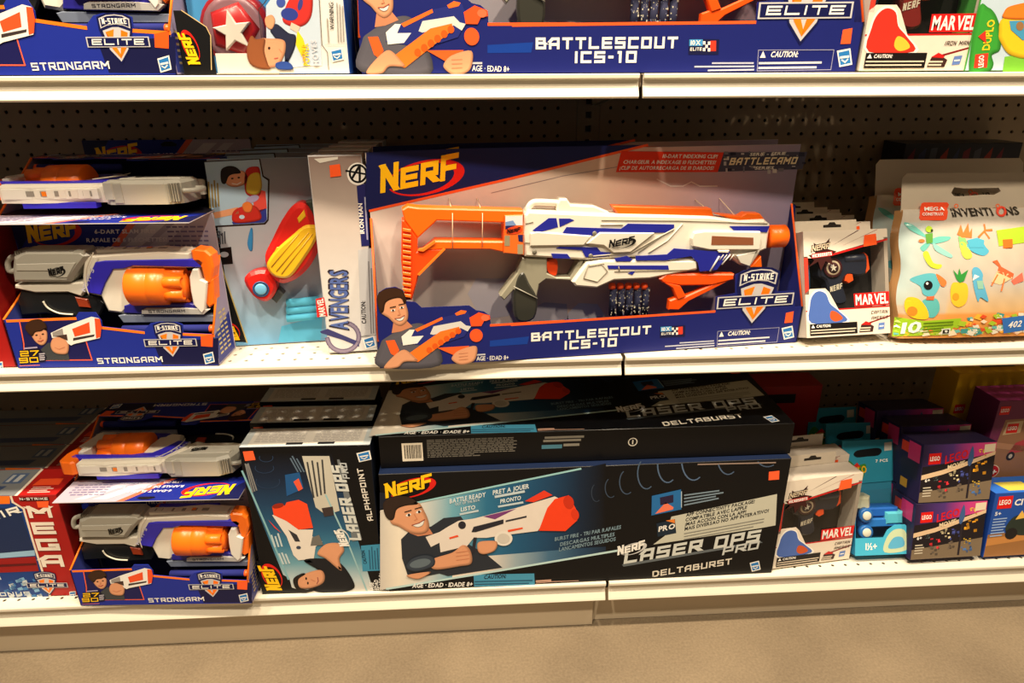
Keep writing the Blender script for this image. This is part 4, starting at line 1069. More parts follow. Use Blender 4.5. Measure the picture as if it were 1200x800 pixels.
# ================================================================== small laser box on its end (alphapoint)
APW, APH, APD = 8.6, 12.2, 2.5
AP = Fr((17.66, -13.6, ZB), -1.14)
ap = thing('laser_blaster_box', AP, 'black laser pistol box stood on end between revolver box and long laser box', 'toy box', 'laser pistol boxes stood on end')
kM, kN = (270, 440, 6), (270, 560, 5)
@part('body', ap)
def apb(mb): carton(mb, APW, APH, APD, BK, (20, 26, 40), (186, 196, 200))
@part('top_print', apb)
def _(mb):
    y = APH + .008
    def top(u0, u1, n0, n1, c, e=0): mb.add([(u0, y + e, n0), (u1, y + e, n0), (u1, y + e, n1), (u0, y + e, n1)], [[0, 1, 2, 3]], c)
    top(.5, 8.1, -.2, -2.3, (216, 212, 204)); r = random.Random(5)
    for k in range(9):
        for a0, a1 in ((.8, 4.1), (4.7, 7.8)):
            u = a0
            while u < a1: w = .15 + r.random() * .4; top(u, min(u + w, a1), -.62 - k * .17, -.7 - k * .17, (176, 172, 170), .004); u += w + .08
    top(3.0, 4.1, -.2, -.48, (30, 30, 34), .006); top(5.1, 6.2, -.2, -.48, (30, 30, 34), .006)
@part('front_print', apb)
def _(mb):
    a = Art(mb, AP, 0).at(*kN)
    # photo band, running up the box between two pale lines
    lf = lambda y: 80 + (y - 0) * .405; rt = lambda y: 500 + (y + 250) * .305
    ys = [680, 600, 500, 400, 300, 150, 0, -150]
    cs = [(222, 214, 204), (190, 204, 206), (110, 160, 176), (60, 120, 150), (40, 90, 124), (28, 60, 92), (20, 34, 56), BK]
    mb.grad([a.q((max(lf(y), 90), y)) for y in ys], [a.q((rt(y) + 60, y)) for y in ys], cs, a.z(1))
    a.line([(70, -40), (200, 260), (340, 590)], 11, (130, 180, 190), 2); a.line([(560, 100), (690, 380), (800, 660)], 9, (150, 190, 196), 3)
    a.p([(345, 585), (360, 640), (500, 690), (190, 690), (150, 480)], BK, 2)
    # cream card with the app's text
    a.p([(420, -130), (580, -130), (640, 190), (560, 215), (500, 170)], (196, 192, 178), 3)
    for i in range(4): a.greek((488 + i * 22, 110 - i * 8), (448 + i * 30, -110), 1, (0, 0), 9, (60, 62, 64), 4, i, .1)
    a.p([(535, 175), (600, 165), (608, 215), (550, 225)], (60, 50, 50), 4)
    a.p([(320, -20), (405, -35), (430, 60), (330, 105)], (30, 84, 140), 4); a.p([(370, 20), (400, 0), (425, 60), (400, 75)], (232, 90, 60), 5)
    for i in range(3): a.greek((395 + i * 18, -40), (345 + i * 18, -130), 1, (0, 0), 8, (90, 110, 130), 4, i)
    for i in range(3): a.greek((130 + i * 12, 80 - i * 6), (84 + i * 8, -100), 1, (0, 0), 7, (130, 130, 130), 4, i + 9)
    for x, y, rx, ry in ((220, 20, 70, 40), (200, -60, 55, 30), (210, -120, 40, 24)):
        a.line([(x + rx * math.cos(math.radians(g)), y + ry * math.sin(math.radians(g))) for g in range(-20, 201, 20)], 4, (40, 60, 90), 3)
    # pistol, muzzle up
    a.p([(245, 215), (330, 200), (400, 300), (485, 300), (480, 340), (540, 370), (500, 400), (490, 470), (400, 480), (370, 450), (330, 340)], (226, 218, 208), 5)
    a.p([(245, 165), (290, 145), (320, 160), (330, 140), (400, 125), (450, 150), (485, 290), (400, 300), (330, 250), (255, 215)], (240, 74, 36), 6); a.el(280, 160, 34, 14, (150, 40, 20), 7, -12)
    a.p([(340, 300), (390, 330), (410, 370), (380, 370)], (50, 50, 56), 6); a.el(400, 405, 14, 10, (60, 70, 90), 6); a.p([(220, 240), (260, 290), (300, 320), (250, 270)], (226, 60, 40), 6); a.p([(480, 345), (520, 330), (545, 390), (470, 395)], (110, 108, 104), 6)
    a.greek((262, 400), (240, 330), 3, (20, -2), 9, (190, 206, 210), 4, 3); a.greek((310, 500), (285, 440), 3, (18, -2), 9, (190, 206, 210), 4, 4)
    # the player, head to the right edge of the box as it once lay
    a.p([(430, 480), (560, 470), (650, 500), (720, 600), (715, 650), (600, 672), (480, 650), (540, 560)], (26, 28, 34), 6, True)
    a.p([(510, 440), (560, 385), (640, 380), (668, 420), (640, 470), (650, 540), (560, 470)], SKIN, 7, True)
    a.p([(380, 590), (430, 560), (520, 535), (552, 560), (545, 610), (480, 640), (410, 640)], SKIN, 8, True)
    a.p([(375, 580), (420, 555), (440, 560), (400, 590), (405, 635), (450, 650), (480, 640), (500, 652), (440, 668), (390, 650), (370, 610)], (34, 28, 26), 9, True)
    for x, y in ((445, 585), (455, 612)): a.el(x, y, 5, 8, (40, 30, 26), 9)
    a.line([(475, 592), (495, 600)], 5, SKIN2, 9); a.line([(512, 580), (516, 600), (508, 615)], 5, (160, 90, 80), 9)
    a.p([(765, 395), (885, 385), (890, 540), (775, 545)], (60, 140, 176), 3); a.t('CAUTION:', (800, 500), (785, 420), 18, (20, 40, 60), 4)
    for i in range(4): a.greek((820 + i * 16, 530), (812 + i * 16, 400), 1, (0, 0), 6, (40, 90, 120), 4, i)
    for i, s in enumerate(('AGE', 'EDAD', 'IDADE 8+')): a.t(s, (842 + i * 27, 655), (838 + i * 27, 655 - (45, 60, 100)[i]), 20, WHT, 4, shear=.15)
    a.at(*kM).hasbro(940, 566, 50, 36, 3, -8)
@part('title_lettering', apb)
def _(mb):
    a = Art(mb, AP, 0).at(*kN)
    a.p([(715, 370), (772, 358), (640, -110), (625, -110)], (110, 116, 120), 4)
    a.t('LASER OPS', (768, 362), (600 + 60, -75), 62, (206, 210, 206), 6, style='tech', t=.23, shear=.18, gap=.22)
    a.t('PRO', (700, 2), (680, -90), 36, (180, 186, 190), 7, style='tech', t=.22, shear=.18, gap=.22)
    a.t('ALPHAPOINT', (838, 246), (775, -60), 30, (226, 220, 210), 6, style='tech', t=.2, gap=.26)
    a.nerf((700, 395), (670, 300), 40, 7, WHT, (210, 210, 206), None)
@part('brand_logo', apb)
def _(mb): Art(mb, AP, 0).at(*kN).nerf((305, 655), (262, 510), 62, 4)
@part('price_sticker', apb, FILM)
def _(mb): Art(mb, AP, 0).at(*kM).p([(88, 532), (160, 527), (178, 590), (104, 598)], (255, 96, 48), 5)
clone(ap, Fr((17.35, -10.3, ZB), -1.14), 'second black laser pistol box on end, only its pale top showing, dotted with light')
clone(ap, Fr((17.1, -7.0, ZB), -1.14), 'third black laser pistol box on end, dark pale top under the middle shelf')

# ================================================================== red mega box
MGW, MGH, MGD = 17.0, 8.6, 3.3
MG = Fr((4.75 - 17.0, -12.7, ZB), -.8)
mg = thing('large_blaster_box', MG, 'red and blue blaster box at left end of bottom shelf, foremost in row', 'toy box', 'red blaster boxes in a row')
kP = (0, 540, 4.7)
@part('body', mg)
def mgb(mb): carton(mb, MGW, MGH, MGD, (168, 26, 24), (130, 20, 20), (170, 28, 26))
@part('front_print', mgb)
def _(mb):
    a = Art(mb, MG, 0).at(*kP)
    def q(p): return MG.uv(p[0] / 4.7, 540 + p[1] / 4.7)
    a.p([(-150, 190), (62, 190), (75, 235), (122, 262), (235, 610), (275, 752), (-150, 752)], (20, 60, 130), 1)
    a.p([(-150, 190), (55, 192), (55, 235), (-150, 240)], (244, 120, 30), 2)
    a.p([(-150, 250), (110, 265), (190, 500), (-150, 520)], (26, 44, 84), 2)
    a.p([(-150, 520), (190, 490), (195, 520), (-150, 545)], (150, 190, 220), 3); a.p([(-150, 545), (195, 525), (215, 605), (-150, 620)], (150, 22, 24), 3)
    a.p([(-150, 575), (200, 560), (203, 572), (-150, 590)], (90, 14, 20), 4)
    r = random.Random(3)
    for _ in range(40):
        x, y = -130 + r.random() * 350, 640 + r.random() * 100; a.p([(x, y), (x + 26, y - 8), (x + 34, y + 8), (x + 8, y + 14)], r.choice([(120, 170, 210), (60, 120, 180), (200, 210, 214), (30, 80, 150)]), 3)
    a.line([(62, 195), (72, 225), (132, 262), (180, 430), (235, 605), (280, 752)], 11, (236, 220, 200), 5)
    a.t('AIR', (-60, 332), (118, 285), 42, WHT, 4, style='tech', t=.26, gap=.25)
    a.t('BONUS', (-40, 745), (170, 738), 24, (206, 214, 220), 4, style='tech', t=.22)
    for i, ch in enumerate('MEGA'):
        x = 165 + i * 24; y = 312 + i * 90
        a.t(ch, (x, y), (x + 128 - i * 2, y - 2), 72, (238, 226, 210), 6, style='tech', t=.27)
    a.p([(108, 200), (270, 197), (272, 216), (110, 218)], (60, 16, 18), 5); a.t('N-STRIKE', (112, 214), (266, 212), 14, WHT, 6, style='tech')
    a.hasbro(400, 735, 18, 20, 3, 0)
@part('shield_badge', mgb)
def _(mb): Art(mb, MG, 0).at(*kP).badge((150, 682), (375, 680), 7)
@part('price_sticker', mgb, FILM)
def _(mb): Art(mb, MG, 0).at(*kP).p([(203, 220), (270, 218), (268, 254), (212, 254)], (255, 92, 34), 8)
@part('top_print', mgb)
def _(mb):
    y = MGH + .01
    def P(pts, c, e=0): mb.add([(u, y + e, -n) for u, n in pts], [list(range(len(pts)))], c)
    x1 = MGW
    P([(0, 0), (x1 - 2.7, 0), (x1 - 2.9, MGD), (0, MGD)], (118, 122, 126)); P([(x1 - 2.75, 0), (x1 - 2.55, 0), (x1 - 2.75, MGD), (x1 - 2.95, MGD)], (236, 222, 204), .004)
    P([(2, .5), (x1 - 4.2, .5), (x1 - 4.0, 1.2), (2, 1.2)], (60, 76, 110), .004); P([(x1 - 4.6, 1.5), (x1 - 3.3, 1.5), (x1 - 3.4, 2.8), (x1 - 4.6, 2.8)], (76, 96, 130), .004)
    for a0, t in ((x1 - 4.45, .25), (x1 - 3.95, .35)): P([(a0, 1.7), (a0 + t, 1.7), (a0 + t, 2.6), (a0, 2.6)], (170, 176, 180), .008)
    P([(x1 - 2.3, 1.2), (x1 - .5, 1.2), (x1 - .6, 2.0), (x1 - 2.2, 2.0)], (232, 80, 40), .004)
    for k in range(4): P([(x1 - 2.1, .3 + k * .2), (x1 - .6 - (k % 2) * .3, .3 + k * .2), (x1 - .6 - (k % 2) * .3, .4 + k * .2), (x1 - 2.1, .4 + k * .2)], (226, 190, 180), .008)
for i, s in enumerate(('second', 'third', 'fourth')):
    clone(mg, Fr((4.75 - 17.0 - .12 * i, -12.7 + (i + 1) * 3.36, ZB), -.5), 'red blaster box, %s back in the row, only its top showing' % s)
MR = Fr((5.35 - 17.0, -13.6, ZM), -.8)
mr = clone(mg, MR, 'red box at the far left edge of the middle shelf, cut off')
for i in range(3): clone(mg, Fr((5.5 - 17.0, -13.6 + i * 4, ZT), 0), 'unseen red box added on the top shelf beyond the left edge to block light', 'unseen red boxes added to block light')  # added outside the view to block lamp light at the deck's left end
# ================================================================== gauntlet box (power moves, vertical)
AVH, AVD = 12.1, 2.5
AV = Fr((17.05, -13.9, ZM + .11), 6.0, 2.5)
av = thing('gauntlet_toy_box', AV, 'pale blue open box with red and gold gauntlet toy, foremost of its row, middle shelf', 'toy box', 'gauntlet toy boxes in a row')
kQ, kR = (230, 140, 5), (230, 270, 5)
u0, u1, u2 = .95, 7.1, 10.15
@part('backing_card', av)
def avb(mb): mb.box(u0, u1 + .1, 0.02, AVH - .25, -AVD - .05, -AVD, (150, 178, 204), 0, (220, 220, 220))
@part('backing_print', avb)
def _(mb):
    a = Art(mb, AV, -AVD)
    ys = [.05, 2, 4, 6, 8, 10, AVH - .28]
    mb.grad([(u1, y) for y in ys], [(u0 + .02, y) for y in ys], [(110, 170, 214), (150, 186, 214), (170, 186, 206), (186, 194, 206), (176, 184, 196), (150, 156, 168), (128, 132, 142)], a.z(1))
    a.at(*kQ)
    a.p([(45, 245), (375, 228), (395, 330), (430, 350), (425, 590), (405, 615), (105, 632)], (40, 22, 18), 2)
    a.p([(48, 250), (368, 234), (388, 335), (420, 358), (416, 585), (398, 605), (105, 622)], (168, 196, 220), 3)
    a.p([(210, 600), (330, 540), (410, 520), (414, 585), (398, 603), (215, 614)], (50, 60, 150), 4); a.p([(330, 400), (405, 420), (414, 520), (340, 560)], (226, 80, 70), 4)
    # boy with the glove
    a.p([(170, 350), (200, 310), (270, 300), (300, 330), (290, 375), (235, 395), (185, 385)], SKIN, 5, True); a.p([(143, 330), (150, 290), (190, 272), (235, 280), (262, 312), (215, 320), (190, 335), (172, 375), (150, 370)], (30, 22, 20), 6, True)
    for x, y in ((212, 345), (250, 340)): a.el(x, y, 8, 5, (40, 24, 18), 6)
    a.line([(212, 375), (240, 380), (262, 368)], 5, WHT, 6)
    a.p([(290, 300), (350, 275), (375, 300), (380, 420), (355, 450), (290, 430)], (196, 44, 36), 5, True); a.p([(310, 330), (370, 315), (385, 400), (350, 440), (295, 420)], (216, 186, 60), 6, True)
    a.p([(270, 500), (300, 480), (330, 500), (320, 540), (285, 540)], (236, 130, 60), 6, True); a.p([(210, 560), (240, 520), (330, 500), (375, 540), (370, 590), (230, 605)], (206, 50, 40), 5, True); a.el(268, 570, 16, 12, (190, 220, 240), 7)
    a.p([(100, 545), (245, 512), (250, 550), (110, 580)], SKIN, 5); a.el(330, 465, 40, 20, (170, 160, 200), 6, -20)
    a.greek((82, 515), (72, 360), 4, (17, -3), 9, (150, 130, 70), 4, 4)
    a.p([(318, 640), (332, 650), (330, 760), (312, 765), (300, 720)], (60, 150, 220), 3, True)
    a.greek((128, 730), (124, 660), 4, (14, -2), 7, (70, 76, 90), 4, 6); a.t('5+', (150, 680), (146, 650), 22, (40, 44, 54), 4)
    # black corner with the maker's logo
    a.at(*kR)
    a.p([(110, 645), (110, 200), (148, 210), (225, 440), (298, 655)], (16, 16, 18), 2); a.line([(148, 210), (225, 440), (298, 655)], 7, (190, 170, 100), 3)
    a.p([(135, 105), (205, 95), (215, 195), (140, 200)], (14, 14, 16), 4); a.el(165, 140, 26, 16, (180, 190, 205), 5)
    a.p([(500, 560), (740, 500), (730, 640), (480, 655)], (90, 186, 230), 2)
@part('brand_logo', avb)
def _(mb): Art(mb, AV, -AVD).at(*kR).nerf((258, 640), (225, 545), 46, 5)
@part('front_column', av)
def avc(mb):
    mb.box(u1, u2, 0, AVH, -AVD, 0, (206, 206, 206), .04, (196, 196, 200))
@part('column_print', avc)
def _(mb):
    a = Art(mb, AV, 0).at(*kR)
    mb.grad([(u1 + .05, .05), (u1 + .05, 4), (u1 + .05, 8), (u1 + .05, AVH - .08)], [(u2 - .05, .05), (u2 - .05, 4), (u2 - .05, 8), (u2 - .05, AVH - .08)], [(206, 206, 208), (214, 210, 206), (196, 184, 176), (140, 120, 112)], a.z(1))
    # upright title
    a.p([(725, 590), (770, 575), (950, 650), (955, 680), (860, 640), (730, 600)], (60, 60, 110), 4)
    pts = [(860 + 92 * math.cos(math.radians(t)), 622 + 84 * math.sin(math.radians(t))) for t in range(-70, 181, 12)]
    a.line(pts, 26, (104, 92, 120), 3); a.line(pts, 14, (140, 128, 150), 4)
    a.t('AVENGERS', (893, 585), (888, 228), 108, (44, 36, 50), 5, style='font', bold=True)
    a.t('AVENGERS', (886, 578), (882, 236), 92, (84, 104, 166), 7, style='font', bold=True)
    a.p([(700, 400), (748, 390), (770, 500), (708, 508)], (206, 40, 34), 5); a.t('MARVEL', (758, 500), (742, 398), 34, WHT, 6, bold=True)
    a.p([(948, 115), (1035, 100), (1050, 600), (965, 620)], (190, 190, 192), 3)
    a.t('CAUTION:', (995, 545), (990, 412), 24, (30, 30, 34), 4); a.greek((1025, 600), (1008, 140), 2, (14, -2), 6, (120, 118, 120), 4, 9)
    a.line([(945, 610), (962, 622), (1052, 612)], 3, (70, 70, 74), 4); a.hasbro(1015, 655, 36, 36, 4, -10)
    a.at(*kQ)
    a.p([(940, 390), (998, 372), (1016, 738), (968, 742)], (36, 36, 96), 4); a.t('IRON MAN', (985, 668), (972, 490), 24, WHT, 5); a.greek((1003, 700), (985, 400), 1, (0, 0), 8, (170, 170, 200), 5, 2)
    # round letter emblem
    a.el(945, 318, 62, 66, WHT, 4); pts = [(948 + 48 * math.cos(math.radians(t)), 316 + 50 * math.sin(math.radians(t))) for t in range(0, 361, 15)]
    a.line(pts, 11, BLK, 5); a.line([(912, 345), (958, 268), (958, 360)], 13, BLK, 6); a.line([(880, 300), (985, 318)], 10, BLK, 6)
    a.p([(690, 230), (830, 218), (830, 232), (725, 255)], (220, 216, 206), 4)
@part('price_sticker', avc, FILM)
def _(mb): Art(mb, AV, 0).at(*kQ).p([(780, 268), (842, 260), (850, 330), (786, 338)], (255, 96, 40), 8)
RD = (206, 34, 28); GD = (226, 176, 34)
@part('gauntlet', av, PLASTIC)
def gt(mb):
    P = catmull(U(AV, -1.0, kR, [(400, 150), (440, 60), (500, -60), (570, -150), (640, -150), (700, -50), (735, 40), (700, 150), (640, 240), (560, 300), (480, 310), (420, 240)]), 4)
    mb.prism(P, -2.4, -.95, RD, .3)
    mb.prism(U(AV, -1.6, kR, [(640, -170), (760, -190), (780, -100), (700, -30)]), -2.4, -1.5, (60, 70, 60), .1)
@part('gold_shell', gt, PLASTIC)
def _(mb):
    mb.prism(catmull(U(AV, -.8, kR, [(415, 190), (470, 110), (560, 30), (640, -30), (715, -15), (700, 60), (610, 200), (545, 275), (470, 275), (425, 240)]), 4), -1.2, -.75, GD, .15)
    mb.prism(U(AV, -.8, kR, [(590, -70), (630, -120), (640, -80), (600, -40)]), -1.2, -.9, GD, .04); mb.prism(U(AV, -.8, kR, [(455, 130), (470, 100), (520, 95), (505, 130)]), -1.2, -.85, GD, .03)
    for p, q in (((470, 240), (660, 10)), ((500, 255), (680, 20)), ((440, 215), (600, 20))):
        A_, B_ = U(AV, -.74, kR, [p, q]); mb.tube([(A_[0], A_[1], -.76), (B_[0], B_[1], -.76)], .04, (190, 140, 20), 6)
@part('palm_piece', av, PLASTIC)
def pp(mb):
    mb.prism(catmull(U(AV, -1.3, kR, [(278, 300), (310, 252), (405, 236), (455, 300), (470, 345), (440, 400), (395, 420), (330, 385)]), 3), -2.4, -1.3, RD, .2)
    mb.prism(U(AV, -1.5, kR, [(440, 400), (480, 345), (512, 375), (470, 428)]), -2.4, -1.5, (56, 60, 60), .05)
@part('palm_light', pp, PLASTIC)
def _(mb):
    u, v = AV.uv(230 + 378 / 5, 270 + 344 / 5, -1.25); mb.lathe([(0, .5), (.1, .5), (.12, .42), (.05, .40)], (u, v, -1.35), 'n', (40, 80, 130), 20); mb.lathe([(0, .36), (.14, .36), (.18, .28)], (u, v, -1.35), 'n', (110, 180, 220), 20)
for i in range(3):
    @part('foam_dart', av, FLAT)
    def _(mb):
        A_ = AV.uv(230 + 530 / 5, 270 + (430 + i * 42) / 5, -2.0); B_ = AV.uv(230 + 715 / 5, 270 + (412 + i * 42) / 5, -2.0)
        mb.tube([(A_[0], A_[1], -2.1), (A_[0] * .6 + B_[0] * .4, A_[1] * .6 + B_[1] * .4, -2.1), (B_[0], B_[1], -2.1)], .3, (84, 178, 214), 12)
for i, s in enumerate(('second', 'third', 'rearmost')):
    clone(av, Fr((17.0 + i * .1, -13.75 + (i + 1) * 2.8 + .25, ZM + .1), 4.0 - i * .8, 2.0), 'gauntlet toy box, %s in its row, its top peeping over the one before' % s)

# ================================================================== star disc box on the top shelf (power moves)
CPW, CPH, CPD = 8.6, 11.5, 2.5
CP = Fr((18.55, -14.2, ZT), 0)
cp = thing('disc_toy_box', CP, 'open box on the top shelf holding a red disc toy with white star', 'toy box')
kS = (205, 0, 5.714)
@part('backing_card', cp)
def cpb(mb): mb.box(0, CPW - 2.9, 0, CPH, -CPD - .05, -CPD, (70, 150, 214), 0, (220, 220, 220)); mb.box(0, CPW - 2.9, 0, .05, -CPD, -.05, (216, 208, 196))
@part('base_strip', cp)
def bst(mb): mb.box(1.75, CPW - 2.9, .05, 1.0, -.06, 0, (220, 214, 204), .01)
@part('logo_corner', cp)
def lc(mb):
    P = U(CP, 0, kS, [(247, 300), (243, 240), (210, 180), (45, 70)]); mb.prism([(0, 0), (P[0][0], 0)] + P + [(0, P[-1][1])], -.06, 0, (18, 18, 20))
@part('logo_print', lc)
def _(mb):
    a = Art(mb, CP, 0).at(*kS); a.line([(45, 70), (210, 180), (240, 240), (245, 465)], 6, (214, 186, 130), 2)
    a.nerf((175, 430), (110, 215), 66, 3)
@part('front_column', cp)
def cc(mb): mb.box(CPW - 3.7, CPW, 0, CPH, -CPD, 0, (226, 222, 216), .03, (30, 70, 150))
@part('column_print', cc)
def _(mb):
    a = Art(mb, CP, 0).at(*kS)
    a.p([(610, 40), (660, -30), (960, -60), (985, 440), (905, 440), (740, 458), (615, 458)], (190, 206, 222), 2)
    a.line([(562, 60), (600, 20), (640, -40)], 6, (60, 50, 50), 3); a.line([(562, 60), (580, 255)], 5, (60, 50, 50), 3)
    a.p([(720, 130), (790, -40), (910, -60), (920, 80), (880, 160), (800, 180)], (206, 50, 44), 3, True); a.el(768, 95, 58, 42, (46, 60, 140), 4, 10); a.el(710, 15, 30, 34, (60, 80, 160), 4); a.el(840, 30, 16, 40, (60, 60, 130), 4, 12)
    a.p([(820, 200), (860, 260), (880, 330), (850, 380), (810, 300)], (244, 206, 40), 4); a.p([(780, 150), (840, 180), (820, 220), (770, 190)], (226, 190, 170), 4)
    a.p([(640, 200), (680, 160), (760, 220), (810, 240), (800, 330), (740, 440), (730, 330), (660, 240)], (40, 44, 70), 4, True)
    a.p([(606, 120), (650, 100), (672, 140), (650, 195), (612, 175)], SKIN, 5, True)
    a.p([(560, 270), (640, 258), (730, 270), (742, 330), (720, 400), (680, 448), (600, 450), (550, 400)], SKIN, 5, True)
    a.p([(482, 340), (500, 260), (520, 240), (545, 262), (605, 262), (600, 340), (625, 430), (640, 462), (560, 458), (500, 420)], (150, 86, 50), 6, True)
    a.el(632, 322, 8, 10, (50, 34, 30), 6); a.line([(700, 330), (716, 350)], 6, SKIN2, 6); a.line([(668, 392), (690, 388)], 6, (190, 90, 80), 6)
    a.p([(680, 420), (760, 415), (790, 462), (690, 462)], (50, 80, 160), 6, True)
    a.t('POWER', (905, 440), (892, 290), 44, (250, 200, 40), 7, bold=True); a.t('MOVES', (965, 440), (945, 265), 36, (206, 206, 214), 7, bold=True); a.t('NERF', (880, 430), (868, 350), 18, (240, 150, 40), 7, bold=True)
    a.line([(965, -60), (985, 300), (1022, 350), (1030, 465)], 4, (50, 44, 44), 5)
    a.t('WARNING:', (1068, 200), (1060, 10), 30, (40, 38, 36), 5, bold=False); a.greek((1095, 280), (1085, 10), 3, (18, -1), 7, (150, 146, 140), 5, 3); a.greek((1030, 280), (1020, 120), 1, (0, 0), 8, (160, 150, 140), 5, 3)
    a.line([(1005, 298), (1150, 296)], 2, (170, 165, 160), 5); a.hasbro(1085, 368, 44, 44, 5, -6)
@part('star_disc', cp, PLASTIC)
def sd(mb):
    u, v = CP.uv(205 + 375 / 5.714, 190 / 5.714, -1.2)
    mb.lathe([(0, 1.95), (.5, 1.85), (.62, 1.6)], (u, v, -2.4), 'n', (150, 24, 28), 24); mb.lathe([(0, 1.62), (.1, 1.62), (.12, 1.35)], (u, v, -1.8), 'n', (132, 96, 104), 24); mb.lathe([(0, 1.45), (.3, 1.1), (.36, .2)], (u, v, -1.75), 'n', (160, 28, 30), 5)
@part('white_star', sd, PLASTIC)
def _(mb):
    u, v = CP.uv(205 + 385 / 5.714, 210 / 5.714, -1.2)
    mb.prism([(u + (1.05 if i % 2 == 0 else .45) * math.cos(math.radians(98 + 36 * i)), v + (1.05 if i % 2 == 0 else .45) * math.sin(math.radians(98 + 36 * i))) for i in range(10)], -1.5, -1.2, (206, 198, 186), .05)
# its neighbour behind is hidden; the blue lining above the logo corner
@part('blue_lining', cp)
def _(mb): mb.prism([(0, 2.4), (1.3, 1.7), (1.7, 2.2), (1.9, 8), (0, 8)], -2.0, -1.9, (74, 150, 206))

